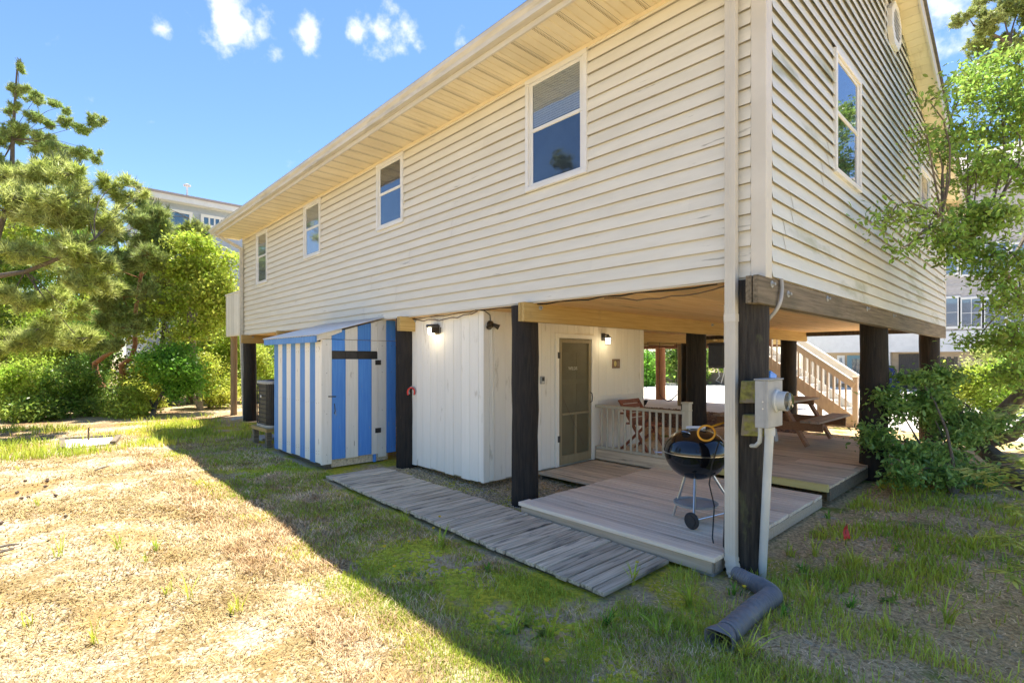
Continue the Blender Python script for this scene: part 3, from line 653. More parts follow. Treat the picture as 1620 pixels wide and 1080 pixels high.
# cables stapled under the siding edge
def wire(p, q, sag, r, mat, name, parent, n=12, wob=.01, seed=1):
    g = random.Random(seed); pts = []
    for k in range(n + 1):
        t = k / n; v = Vector(p).lerp(Vector(q), t); v.z -= sag * 4 * t * (1 - t); v += Vector((g.uniform(-wob, wob), g.uniform(-wob, wob) * .3, g.uniform(-wob, wob))) * (0 < k < n); pts.append(v)
    return MB().tube(pts, r, 5).build(name, mat, parent, smooth=True)
wire((-5.2, .06, 2.31), (-3.55, .06, 2.32), .05, .007, 'rust', 'cable', house, 12, .02, 2)
wire((-5.2, .05, 2.33), (-3.4, .05, 2.335), .03, .006, 'black_cable', 'cable', house, 12, .015, 3)
wire((-3.5, .05, 2.33), (-.4, .05, 2.33), .01, .008, 'black_cable', 'cable', house, 16, .012, 4)
wire((-1.6, .12, 2.32), (-.35, .12, 2.32), .05, .006, 'rust', 'cable', house, 10, .012, 5)
# ------------------------------------------------------------------ striped shed
SX, SYF = -5.85, -1.0                                             # door face plane x, side face plane y
shed = thing('striped_shed', (-6.85, -.4, .1), 'blue and white striped plank shed with sloping metal roof', 'shed')
box('core', 'dark_wood', shed, -7.82, SX - .03, SYF + .03, .12, .22, 2.0)
box('skid', 'walk_edge', shed, -7.8, SX - .05, SYF + .08, SYF + .17, .03, .22); box('skid', 'walk_edge', shed, -7.8, SX - .05, -.05, .04, .03, .22)
box('floor_joist', 'deck_old', shed, SX - .06, SX - .025, SYF + .17, .1, .1, .22)
def zroof(y): return 2.06 + (y + 1.08) * .285
# side planks from the near corner leftwards
xe = SX - .03; cols = ['shed_white', 'shed_blue_pale'] * 5
edges = [xe - k * .195 for k in range(11)]
for k in range(10):
    box('wall_plank', cols[k] if k else 'shed_white', shed, edges[k + 1] + .003, edges[k] - .003, SYF, SYF + .028, .17 + rnd.uniform(-.01, .015), 1.97, bevel=.003)
for k in range(9): box('batten_gap', 'iron', shed, edges[k + 1] - .003, edges[k + 1] + .003, SYF + .012, SYF + .03, .19, 1.96)
ye = [PX(u, 600, SX).y for u in (505, 524.7, 546, 566, 587, 597, 611, 626)]
ye[0] = SYF - .004
fc = ['shed_white', 'shed_blue', 'shed_white', 'shed_blue', 'shed_white', 'shed_white', 'shed_blue']
ZD0, ZD1 = .21, 1.83
door = subthing('shed_door', shed, (SX, (ye[1] + ye[5]) / 2, ZD0))
for k in range(7):
    a, b = ye[k] + .003, ye[k + 1] - .003
    isdoor = 1 <= k <= 4
    if isdoor:
        box('door_plank', fc[k], door, SX - .005, SX + .022, a, b, ZD0 + .012 * k % .02, ZD1 - .12, bevel=.003)
        if k > 1: box('door_slat', 'iron', door, SX - .004, SX + .006, a, b, ZD1 - .115, ZD1 - .01)
        zlo = ZD1 + .005
    else: zlo = .16 + .05 * (k == 6)
    # wall plank up to the sloping roof
    za, zb = zroof(a) - .03, zroof(b) - .03
    mid = 2.0
    if not isdoor: box('wall_plank', fc[k], shed, SX - .028, SX + (.012 if k else .014), a, b, zlo, mid, bevel=.003)
    else: box('wall_plank', fc[k], shed, SX - .028, SX, a, b, zlo, mid, bevel=.003)
    if zb > mid + .02: MB().prism([(a, mid + .006), (b, mid + .006), (b, zb), (a, max(za, mid + .012))], 'x', SX - .028, SX + .004).build('wall_plank', fc[k], shed, bevel=.003)
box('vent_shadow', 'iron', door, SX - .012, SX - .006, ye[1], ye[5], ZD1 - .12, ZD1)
for z in (.55, 1.62): box('hinge', 'iron', door, SX + .022, SX + .028, ye[4] + .06, ye[5] + .05, z, z + .075)
MB().tube([(SX + .022, ye[1] + .03, 1.05), (SX + .05, ye[1] + .025, 1.02), (SX + .052, ye[1] + .03, .94), (SX + .022, ye[1] + .03, .90)], .006, 6).build('handle', 'iron', door, smooth=True)
MB().tube([(SX + .02, ye[1] - .06, 1.16), (SX + .035, ye[1] + .05, 1.155)], .009, 6).build('latch', 'iron', door, smooth=True)
nl = MB()
for k in range(10):
    for z in (.3, .34, 1.05, 1.82, 1.88): nl.box(edges[k + 1] + .05, edges[k + 1] + .058, SYF - .0015, SYF + .002, z, z + .008).box(edges[k] - .058, edges[k] - .05, SYF - .0015, SYF + .002, z + .01, z + .018)
for k in (0, 5, 6):
    for z in (.3, .9, 1.5, 1.92): nl.box(SX + .011, SX + .0155, (ye[k] + ye[k + 1]) / 2 - .004, (ye[k] + ye[k + 1]) / 2 + .004, z, z + .008)
tag(nl.build('nail_heads', 'rust', shed), kind='stuff')
# roof: corrugated sheet on rafters
xs = np.arange(-8.02, SX + .10, .0275); vsr = []; fsr = []
for i, x in enumerate(xs):
    zc = .008 * math.cos(i * math.pi / 2)
    for yy in (-1.13, .22): vsr.append((x, yy, zroof(yy) + .014 + zc))
for i in range(len(xs) - 1): fsr.append((2 * i, 2 * i + 2, 2 * i + 3, 2 * i + 1))
sr = MB().add(vsr, fsr).build('roof', 'metal_roof', shed, smooth=True)
md = sr.modifiers.new('t', 'SOLIDIFY'); md.thickness = .004
box('roof_fascia', 'shed_blue_pale', sr, -8.0, SX + .05, -1.115, -1.085, zroof(-1.1) - .1, zroof(-1.1) - .006, bevel=.003)
MB().prism([(-1.085, zroof(-1.085) - .09), (-.7, zroof(-.7) - .05), (-.7, zroof(-.7) - .005), (-1.085, zroof(-1.085) - .005)], 'x', SX + .006, SX + .034).build('rake_trim', 'shed_white', sr)
box('prop', 'shed_blue', shed, SX - .0, SX + .03, ye[4] + .03, ye[4] + .07, .1, .22)
# ------------------------------------------------------------------ air conditioner on a stand
ac_c = DP(446, 640, 9.85); acx, acy = ac_c.x, ac_c.y
ac = thing('air_conditioner', (acx, acy, .46), 'dark grey outdoor air conditioner on a wooden stand beside the striped shed', 'air conditioner')
def rsq(r, n=5):
    pts = []; h = .36
    for q, (cx, cy) in enumerate(((1, 1), (-1, 1), (-1, -1), (1, -1))):
        for k in range(n): t = rad(90 * q + 90 * k / (n - 1)); pts.append((acx + cx * (h - .12) + r * math.cos(t), acy + cy * (h - .12) + r * math.sin(t)))
    return pts
MB().prism(rsq(.10), 'z', .48, 1.27).build('coil', 'iron', ac)
for k in range(9): MB().prism(rsq(.122), 'z', .54 + k * .082, .546 + k * .082).build('grille_ring', 'rubber', ac)
gb = MB()
for (px, py) in rsq(.122, 6): gb.tube([(px, py, .5), (px, py, 1.26)], .006, 4)
gb.build('grille_bars', 'rubber', ac)
MB().prism(rsq(.13), 'z', 1.25, 1.31).build('top_cover', 'galv', ac, bevel=.01); MB().prism(rsq(.13), 'z', .455, .50).build('base_pan', 'galv', ac)
MB().lathe([(.02, 1.33), (.25, 1.33), (.27, 1.311), (.0, 1.311)], (acx, acy, 0), 20).build('fan_guard', 'iron', ac)
for (dx_, dy_) in ((-.06, -.3742),): box('badge', 'white_plastic', ac, acx + dx_, acx + dx_ + .06, acy + dy_, acy + dy_ + .004, 1.0, 1.04)
st = thing('equipment_stand', (acx, acy, .1), 'low tan wooden stand under the air conditioner', 'stand')
box('top_frame', 'beam_tan', st, acx - .42, acx + .42, acy - .42, acy + .42, .39, .452, bevel=.004)
for sx_ in (-1, 1):
    for sy_ in (-1, 1): box('leg', 'beam_grey', st, acx + sx_ * .36 - .045, acx + sx_ * .36 + .045, acy + sy_ * .36 - .045, acy + sy_ * .36 + .045, .05, .388, bevel=.004)
box('step_slab', 'concrete', None, acx - 1.05, acx - .5, acy - .2, acy + .2, .08, .16, bevel=.01)
tag(bpy.data.objects['step_slab'], 'small pale slab on the grass left of the air conditioner stand', 'slab')
# ------------------------------------------------------------------ boardwalk and decks
def deck(name, label, cat, x0, x1, y0, y1, ztop, along, wd, mat, th=.032, gap=.006, ragged=.0, plank='deck_board', jm='walk_edge', zlow=0., slope=None):
    t = thing(name, ((x0 + x1) / 2, (y0 + y1) / 2, zlow), label, cat)
    if along == 'x':
        y = y0; first = None
        while y < y1 - .01:
            wdd = min(wd, y1 - y) if y1 - y < wd * 1.4 else wd
            o = box(plank, mat, t, x0 + rnd.uniform(-ragged, ragged), x1 + rnd.uniform(-ragged, ragged), y + gap / 2, y + wdd - gap / 2, ztop - th + rnd.uniform(-.002, .002), ztop + rnd.uniform(-.002, .002), bevel=.004); y += wdd
    else:
        x = x0
        while x < x1 - .01:
            wdd = min(wd, x1 - x) if x1 - x < wd * 1.4 else wd
            z = ztop(x + wdd / 2) if callable(ztop) else ztop
            o = box(plank, mat, t, x + gap / 2, x + wdd - gap / 2, y0 + rnd.uniform(-ragged, ragged), y1 + rnd.uniform(-ragged, ragged), z - th, z + rnd.uniform(-.003, .003), bevel=.004)
            o.rotation_euler = (rnd.uniform(-.004, .004), rnd.uniform(-.012, .012), rnd.uniform(-.004, .004)); x += wdd
    return t
bw = deck('boardwalk', 'weathered grey plank boardwalk laid across the grass past the shed', 'boardwalk', -5.3, -.64, -1.17, -.29, lambda x: .062 + max(0, (-x - 1)) * .014, 'y', .1165, 'walk', ragged=.014, gap=.013)
for yy in (-1.1, -.72, -.4):
    MB().bar((-5.28, yy, .035 + .05), (-.7, yy, .012), .04, .05).build('joist', 'walk_edge', bw)
ld = deck('low_deck', 'low tan plank deck platform carrying the kettle grill', 'deck', -2.42, -.29, -.1, 2.44, .168, 'x', .0925, 'deck_new', ragged=.006)
box('nosing_board', 'deck_new', ld, -2.45, -.27, -.275, -.104, .132, .172, bevel=.006)
box('fascia', 'fascia_wood', ld, -2.42, -.30, -.258, -.222, .035, .131, bevel=.003)
box('fascia', 'fascia_wood', ld, -.325, -.292, -.2, 2.43, .03, .131, bevel=.003)
box('fascia', 'fascia_wood', ld, -2.41, -2.38, -.2, 2.2, .03, .131)
for yy in (.4, 1.2, 2.0): box('joist', 'walk_edge', ld, -2.37, -.34, yy, yy + .04, .02, .13)
box('concrete_block', 'concrete', None, -.50, -.31, -.215, -.03, -.02, .033, bevel=.006)
tag(bpy.data.objects['concrete_block'], 'small concrete block under the corner of the tan deck', 'block')
bd = deck('back_deck', 'weathered grey plank deck carrying the picnic table', 'deck', -3.42, -.23, 2.50, 6.75, .268, 'x', .0925, 'deck_old', ragged=.004)
box('edge_strip', 'yellow_board', bd, -2.0, -.24, 2.455, 2.497, .2, .285, bevel=.004)
box('fascia', 'deck_old', bd, -3.42, -2.0, 2.455, 2.495, .12, .262, bevel=.004)
box('fascia', 'walk_edge', bd, -.262, -.232, 2.5, 6.7, .10, .234)
box('repair_board', 'deck_new', bd, -1.0, -.3, 3.72, 3.98, .272, .278)
for yy in (3.2, 4.2, 5.2, 6.2): box('joist', 'walk_edge', bd, -3.4, -.27, yy, yy + .04, .1, .23)
sd = deck('door_step', 'small grey plank step in front of the screen door', 'step', -3.43, -2.48, 1.05, 2.36, .135, 'x', .14, 'deck_old', gap=.008)
box('joist', 'walk_edge', sd, -3.4, -3.36, 1.06, 2.35, .03, .10); box('joist', 'walk_edge', sd, -2.56, -2.52, 1.06, 2.35, .03, .10)
# railing
rl = thing('porch_railing', (-2.7, 2.28, .2), 'cream painted porch railing with round balusters between wall and capped post', 'railing')
ry = 2.42
box('fascia_board', 'deck_old', rl, -3.45, -2.02, ry - .04, ry - .008, .15, .305, bevel=.004)
box('top_rail', 'old_paint', rl, -3.46, -1.98, ry - .045, ry + .045, .955, .995, bevel=.006)
box('bottom_rail', 'old_paint', rl, -3.46, -1.98, ry - .035, ry + .035, .31, .35, bevel=.006)
for k in range(13):
    xx = -3.36 + k * .107; MB().tube([(xx, ry, .35), (xx, ry, .956)], .017, 8).build('baluster', 'old_paint', rl, smooth=True)
MB().box(-1.98, -1.88, ry - .05, ry + .05, .2, 1.10).build('post', 'old_paint', rl, bevel=.005)
MB().box(-1.985, -1.875, ry - .055, ry + .055, 1.0, 1.02).box(-1.99, -1.87, ry - .06, ry + .06, 1.10, 1.125).build('post_cap', 'old_paint', rl, bevel=.005)
# ------------------------------------------------------------------ kettle grill
gx0, gy0 = -.83, .52; gz0 = .17
gr = thing('kettle_grill', (gx0, gy0, gz0), 'black kettle charcoal grill with steel tripod legs on the tan deck', 'grill')
zr_ = .83; R_ = .288
MB().lathe([(R_ * math.cos(t), zr_ - .01 - .255 * math.sin(t)) for t in [rad(a) for a in range(0, 91, 9)]], (gx0, gy0, 0), 36).build('bowl', 'enamel', gr, smooth=True)
lid = MB().lathe([(R_ + .006, zr_ - .006), (R_ + .008, zr_ + .012)] + [(R_ * math.cos(t) + .002, zr_ + .012 + .20 * math.sin(t)) for t in [rad(a) for a in range(6, 91, 7)]], (gx0, gy0, 0), 36).build('lid', 'enamel', gr, smooth=True)
MB().lathe([(R_ + .002, zr_ - .012), (R_ + .012, zr_ - .009), (R_ + .012, zr_ - .004), (R_ + .002, zr_ - .001)], (gx0, gy0, 0), 36).build('rim', 'steel', gr, smooth=True)
hd = Vector((RT.x, RT.y, 0))
hc = Vector((gx0, gy0, zr_ + .225)) + Vector((.0, .0, .0))
MB().tube([hc - hd * .09, hc + hd * .09], .014, 8).tube([hc - hd * .06, hc - hd * .06 - Vector((0, 0, .035))], .008, 6).tube([hc + hd * .06, hc + hd * .06 - Vector((0, 0, .035))], .008, 6).build('lid_handle', 'white_plastic', lid, smooth=True)
vp = Vector((gx0, gy0, zr_)) + FW * -.1 - hd * .13 + Vector((0, 0, .182))
MB().lathe([(0, .006), (.045, .006), (.045, 0)], vp, 16, Matrix.Rotation(rad(-28), 3, 'X')).build('damper', 'steel', lid, smooth=True)
legs = [GP(1065, 815, .165), Vector((-.72, .27, gz0)), Vector((-.60, .86, gz0))]
for k, lp in enumerate(legs):
    top = Vector((gx0, gy0, .60)) + (Vector((lp.x, lp.y, 0)) - Vector((gx0, gy0, 0))) * .42
    bt = Vector((lp.x, lp.y, gz0 + (.075 if k else .0)))
    MB().tube([bt, top], .0125, 8).build('leg', 'steel', gr, smooth=True)
wv = (legs[2] - legs[1]).normalized()
MB().tube([legs[1] + Vector((0, 0, .075)) - wv * .04, legs[2] + Vector((0, 0, .075)) + wv * .04], .006, 6).build('axle', 'steel', gr, smooth=True)
for lp, sg in ((legs[1], -1), (legs[2], 1)):
    Mw = wv.to_track_quat('Z', 'Y').to_matrix()
    wh = MB().lathe([(.0, -.018), (.05, -.018), (.052, -.012), (.066, -.014), (.076, -.008), (.076, .008), (.066, .014), (.052, .012), (.05, .018), (0, .018)], Vector((lp.x, lp.y, gz0 + .077)) + wv * sg * .03, 20, Mw).build('wheel', 'rubber', gr, smooth=True)
MB().lathe([(.0, .33), (.19, .33), (.205, .345), (.20, .325), (0, .325)], (gx0, gy0, 0), 24).build('ash_tray', 'galv', gr, smooth=True)
MB().tube([(gx0 - .27, gy0 - .15, .80), (gx0 - .33, gy0 - .18, .80), (gx0 - .33, gy0 - .20, .84)], .008, 6).build('side_hook', 'steel', gr, smooth=True)
# orange cord looped on the corner pile, black cable down to the deck
lc = DP(1118, 685, 4.22); pts = []
for k in range(26):
    t = k / 24 * 2 * math.pi + 1.0; pts.append(lc + RT * (.068 * math.cos(t)) + UP * (.062 * math.sin(t)) + FW * (.012 * math.sin(t * .5)))
pts = [DP(1160, 667, 4.3), DP(1143, 669, 4.25)] + pts[:] + [pts[-1] + RT * .004 + FW * .01]
tag(MB().tube(pts, .0085, 7).build('extension_cord', 'orange_cord', smooth=True, base=True), 'orange cord looped and hanging from the corner piling above the grill', 'cord')
tag(MB().tube([DP(1137, 700, 4.35), DP(1126, 735, 4.4), DP(1122, 765, 4.45), DP(1130, 800, 4.4), DP(1127, 850, 4.35), DP(1131, 872, 4.25)], .006, 5).build('power_cable', 'black_cable', smooth=True, base=True), 'thin black cable dangling behind the corner piling', 'cable')
# ------------------------------------------------------------------ electric meter box with conduit and mossy blocks
mt = thing('electric_meter', (.12, -.1, .0), 'grey metal electric meter box with round glass meter on corner piling', 'electric meter')
c0 = PX(1215, 640, .125)                                          # vertical edge between the two visible faces
bx0, by0 = .125, c0.y
z0_, z1_ = PX(1215, 678, .125).z, PX(1215, 602, .125).z
xl = PY(1194, 640, by0).x
y1_ = PX(1238, 640, .125).y
bxm = box('cabinet', 'galv', mt, xl, bx0, by0, y1_, z0_, z1_, bevel=.004)
box('lid', 'galv', mt, xl - .006, bx0 + .008, by0 - .006, y1_ + .006, z1_ + .001, z1_ + .012, bevel=.003)
box('cover_edge', 'galv', mt, bx0 - .025, bx0 - .021, by0 - .003, by0, z0_, z1_)
for z in (z0_ + .14, z0_ + .19): MB().lathe([(0, .004), (.005, .004), (.005, 0)], (bx0 - .035, by0, z), 8, Matrix.Rotation(rad(90), 3, 'X')).build('screw', 'steel', mt)
ym = (by0 + y1_) / 2 + .02; zm_ = PX(1226, 634, bx0).z
ring = MB().lathe([(.085, 0), (.085, .012), (.072, .02), (.070, .075), (.066, .075)], (bx0, ym, zm_), 24, Matrix.Rotation(rad(90), 3, 'Y')).build('meter_socket', 'pvc', mt, smooth=True)
MB().lathe([(.066, .07), (.064, .092), (.055, .10), (0, .102)], (bx0, ym, zm_), 24, Matrix.Rotation(rad(90), 3, 'Y')).build('meter_glass', 'glass_clear', ring, smooth=True)
MB().lathe([(.0, .062), (.06, .062), (.06, .04)], (bx0, ym, zm_), 20, Matrix.Rotation(rad(90), 3, 'Y')).build('dial', 'iron', ring)
p0 = Vector((bx0 - .05, (by0 + y1_) / 2 + .03, z0_)); p1 = GP(1205, 912); 
MB().tube([p0, p0.lerp(p1, .3) + Vector((0, 0, 0)), Vector((p1.x, p1.y, -.05))], .031, 14).build('conduit', 'pvc', mt, smooth=True)
MB().lathe([(.036, 0), (.036, .06), (.031, .06)], p0 + Vector((0, 0, -.07)), 14).build('conduit_collar', 'pvc', mt, smooth=True)
p2 = p0 + Vector((-.07, .0, 0))
MB().tube([p2, p2 + Vector((-.002, .01, -.07)), p2 + Vector((-.015, .03, -.13)), p2 + Vector((-.06, .07, -.17)), p2 + Vector((-.12, .1, -.18))], .016, 10).build('side_conduit', 'pvc', mt, smooth=True)
for (ua, ub, va, vb_) in ((1170, 1195, 602, 640), (1172, 1195, 655, 692)):
    a = PY(ua, va, -.09); b = PY(ub, vb_, -.09)
    MB().prism([(a.x, b.z + .004), (xl - .002, b.z + .018), (xl - .002, a.z + .004), (a.x + .015, a.z)], 'y', -.10, .02).build('mounting_block', 'mossy', mt, bevel=.006)
tag(MB().tube(resample([PX(1236, 441, .028), PX(1237, 458, .034), PX(1234, 478, .036), PX(1226, 493, .0), PX(1214, 506, -.06), PX(1203, 520, -.11)], 16), .015, 9).build('flexible_conduit', 'grey_cable', smooth=True), 'curved pale flexible conduit hanging from the grey beam at the corner', 'conduit')
# grey control box hanging behind the corner piling
cb = thing('control_box', DP(1136, 560, 6.2), 'dark grey weatherproof box with dangling pale cord behind the corner piling', 'control box')
q = DP(1136, 562, 6.0)
MB().box(q.x - .10, q.x + .10, q.y - .05, q.y + .05, q.z - .15, q.z + .15).build('case', 'iron', cb, bevel=.012)
MB().box(q.x - .085, q.x + .085, q.y - .075, q.y - .05, q.z - .12, q.z + .12).box(q.x - .11, q.x + .11, q.y - .06, q.y + .04, q.z + .12, q.z + .14).build('cover', 'rubber', cb, bevel=.008)
MB().tube([q + Vector((.02, -.05, -.15)), q + Vector((.04, -.05, -.24)), q + Vector((.0, -.05, -.29)), q + Vector((.06, -.05, -.32)), q + Vector((.09, -.04, -.2)), q + Vector((.09, -.03, .6))], .006, 6).build('cord', 'white_plastic', cb, smooth=True)
# ------------------------------------------------------------------ drain pipe
dp = thing('drain_pipe', GP(1200, 960), 'brown corrugated plastic drain pipe bending across the grass', 'drain pipe')
rp_ = .064
a0 = Vector((dx + .07, -.17, .07)); bend = GP(1222, 938, rp_); mouth = GP(1150, 1000, rp_)
path = [a0, a0.lerp(bend, .5), a0.lerp(bend, .8), bend + Vector((.0, -.02, 0)), bend.lerp(mouth, .12) + RT * .02, bend.lerp(mouth, .4), mouth]
rs = resample(path, 216)
rr = [rp_ * (.72 + .28 * min(1, k / 60)) + (.0042 * math.sin(k * 1.3)) for k in range(len(rs))]
pipe = MB().tube(rs, rr, 16, caps=False).build('pipe', 'drain', dp, smooth=True)
md = pipe.modifiers.new('t', 'SOLIDIFY'); md.thickness = .006
dirm = (rs[-1] - rs[-10]).normalized(); sd_ = Vector((-dirm.y, dirm.x, 0))
mo = rs[-1]; adp = MB()
secs = [(0, .058, .058), (.03, .066, .066), (.06, .08, .05), (.12, .085, .055)]
vsx = []
for (t, hw, hh) in secs:
    for k in range(20):
        a = 2 * math.pi * k / 20; cx = math.cos(a); sy = math.sin(a)
        e = .5 if t > .05 else 1
        vsx.append(mo + dirm * t + sd_ * (hw * abs(cx) ** e * (1 if cx > 0 else -1)) + Vector((0, 0, hh * abs(sy) ** e * (1 if sy > 0 else -1))))
fsx = [(i * 20 + k, i * 20 + (k + 1) % 20, (i + 1) * 20 + (k + 1) % 20, (i + 1) * 20 + k) for i in range(3) for k in range(20)]
oo = adp.add(vsx, fsx).build('outlet', 'drain', dp, smooth=True); md = oo.modifiers.new('t', 'SOLIDIFY'); md.thickness = .005
# ------------------------------------------------------------------ marker flag
fp = GP(1337, 862); fl = thing('marker_flag', fp, 'small red marker flag on a wire in the grass', 'flag')
MB().tube([fp + Vector((0, 0, -.02)), fp + Vector((.01, 0, .2))], .0022, 5).build('wire', 'iron', fl)
g = DP(1334, 832, (fp - CAM).dot(FW)); fv = []; fcx = []
for k in range(6):
    t = k / 5; wv_ = .012 * math.sin(t * 5)
    fv += [Vector((fp.x + .008, fp.y, fp.z)) + RT * (.005 - .035 * math.sin(t * 1.9)) + FW * wv_ + UP * (.19 - t * .13 + .0), Vector((fp.x + .008, fp.y, fp.z)) + RT * (.02 + .02 * t) + FW * (wv_ + .01) + UP * (.20 - t * .135)]
fl2 = MB().add(fv, [(2 * k, 2 * k + 1, 2 * k + 3, 2 * k + 2) for k in range(5)]).build('cloth', 'red_plastic', fl); md = fl2.modifiers.new('t', 'SOLIDIFY'); md.thickness = .0015
# ------------------------------------------------------------------ things on the walls
def wall_lantern(name, label, c, out, w_, glow, style):
    t = thing(name, c, label, 'wall lamp', 'lit wall lamps'); c = Vector(c); out = Vector(out); s = Vector((-out.y, out.x, 0))
    Mx = Matrix.Translation(c) @ Matrix(((out.x, s.x, 0, 0), (out.y, s.y, 0, 0), (0, 0, 1, 0), (0, 0, 0, 1)))
    if style == 0:
        MB(Mx).box(.0, .03, -.06, .06, -.06, .07).build('backplate', 'bronze', t, bevel=.006)
        MB(Mx).prism([(.03, .03), (.13, .03), (.15, .05), (.14, .075), (.03, .085)], 'y', -.075, .075).build('hood', 'iron', t, bevel=.006)
        MB(Mx).lathe([(.001, -.075), (.045, -.07), (.055, -.02), (.055, .03)], (.085, -.02, 0), 16).build('globe', 'lamp_glow', t, smooth=True)
        MB(Mx).box(.03, .13, .035, .06, -.05, .03).build('bracket', 'bronze', t, bevel=.004)
        MB(Mx).tube([(.01, .09, .03), (.03, .12, 0), (.02, .11, -.05)], .008, 6).build('sensor', 'iron', t, smooth=True)
    else:
        MB(Mx).box(0, .015, -.045, .045, -.02, .10).build('backplate', 'iron', t, bevel=.004)
        MB(Mx).tube([(.015, 0, .05), (.05, 0, .075), (.10, 0, .07)], .012, 8).build('arm', 'iron', t, smooth=True)
        MB(Mx).lathe([(.0, .085), (.012, .08), (.02, .06), (.06, .03), (.066, .022), (0, .022)], (.10, 0, 0), 6).build('roof', 'iron', t)
        MB(Mx).lathe([(.048, .021), (.040, -.075), (0, -.075)], (.10, 0, 0), 6).build('glass', 'lamp_glow', t)
        fr = MB(Mx)
        for k in range(6):
            a = rad(60 * k); fr.tube([(.10 + .052 * math.cos(a), .052 * math.sin(a), .022), (.10 + .044 * math.cos(a), .044 * math.sin(a), -.08)], .004, 4)
        fr.lathe([(.0, -.076), (.05, -.076), (.05, -.086), (0, -.09)], (.10, 0, 0), 6); fr.build('cage', 'iron', t)
    li = bpy.data.lights.new(name, 'POINT'); li.energy = glow; li.color = (1, .82, .52); li.shadow_soft_size = .05
    lo_ = bpy.data.objects.new(name + '_light', li); COL.objects.link(lo_); lo_.location = c + out * .19 + Vector((0, 0, -.1))
l1 = PY(692, 522, .10); wall_lantern('wall_lamp', 'lit dark hooded wall lamp near the corner of the white wall beside the piling', (l1.x, .10, l1.z), (0, -1, 0), .1, .5, 0)
l2 = PX(957, 537, -3.47); wall_lantern('wall_lamp', 'lit black lantern on the white wall right of the screen door', (-3.472, l2.y - .05, l2.z), (1, 0, 0), .1, .5, 1)
f1 = PX(775, 513, -3.47); fl_ = thing('floodlight', (-3.472, f1.y, f1.z), 'small dark twin floodlight high on the white wall beside the dark piling', 'floodlight')
MB().lathe([(0, .03), (.045, .03), (.05, 0)], (-3.472, f1.y, f1.z), 14, Matrix.Rotation(rad(90), 3, 'Y')).build('backplate', 'bronze', fl_, smooth=True)
for s_, d_ in ((-.06, (.5, -.6, -.5)), (.075, (.5, .6, -.4))):
    Mq = Vector(d_).to_track_quat('Z', 'Y').to_matrix()
    MB().lathe([(0, 0), (.018, 0), (.026, .04), (.036, .085), (.03, .08), (0, .07)], (-3.44, f1.y + s_ * .4, f1.z), 12, Mq).build('lamp_head', 'bronze', fl_, smooth=True)
MB().tube([(-3.46, f1.y, f1.z + .05), (-3.455, f1.y - .01, f1.z + .12), (-3.46, f1.y - .10, f1.z + .17), (-3.46, f1.y - .25, f1.z + .165)], .006, 5).build('cable', 'black_cable', fl_, smooth=True)
wire((-3.46, .22, 2.25), (-3.46, .26, .16), .0, .007, 'white_plank', 'cable', house, 8, .003, 9)
k1 = PX(857, 601, -3.47); lb = thing('key_box', (-3.472, k1.y, k1.z - .06), 'small grey key lock box beside the screen door', 'lock box')
box('case', 'galv', lb, -3.472, -3.44, k1.y - .04, k1.y + .04, k1.z - .055, k1.z + .055, bevel=.008); box('keypad', 'iron', lb, -3.44, -3.435, k1.y - .025, k1.y + .025, k1.z - .01, k1.z + .04, bevel=.003); box('slider', 'steel', lb, -3.44, -3.434, k1.y - .02, k1.y + .02, k1.z - .04, k1.z - .02)
k2 = PX(974, 575, -3.47); pq = thing('wall_plaque', (-3.472, k2.y, k2.z - .07), 'small brown wooden plaque with two pale ovals on the white wall', 'plaque')
box('board', 'plaque', pq, -3.472, -3.452, k2.y - .10, k2.y + .10, k2.z - .075, k2.z + .075, bevel=.004)
for s_, m_ in ((-.035, 'yellow_board'), (.05, 'table_top')): MB().lathe([(0, .006), (.025, .005), (.036, 0)], (-3.452, k2.y + s_, k2.z), 14, Matrix.Rotation(rad(90), 3, 'Y') @ Matrix.Diagonal((1.3, 1, 1))).build('oval', m_, pq, smooth=True)
# horseshoes hung on the piling
def horseshoe(c, mat, label, off):
    pts = []
    for k in range(15):
        t = rad(-35 + 250 * k / 14); pts.append(Vector(c) + RT * (.052 * math.cos(t)) + UP * (.068 * math.sin(t)) - FW * off)
    o = MB(); 
    for a, b in zip(pts[:-1], pts[1:]): o.bar(a, b + (b - a) * .12, .022, .012, up=FW)
    return tag(o.build('horseshoe', mat, base=True, bevel=.002), label, 'horseshoe')
hs = DP(651, 620, (Vector((-5.2, -.06, 1)) - CAM).dot(FW))
horseshoe(hs, 'red_plastic', 'red horseshoe hung on the dark piling, in front of the grey one', .03); horseshoe(hs + RT * .012 + UP * .012, 'galv', 'grey horseshoe hung on the dark piling, behind the red one', .008)
tag(MB().tube([hs - FW * .05 + UP * .06 + RT * .02, hs + FW * .10 + UP * .055 + RT * .02], .006, 6).build('hook_nail', 'iron', smooth=True), 'dark nail in the piling holding the horseshoes', 'nail')
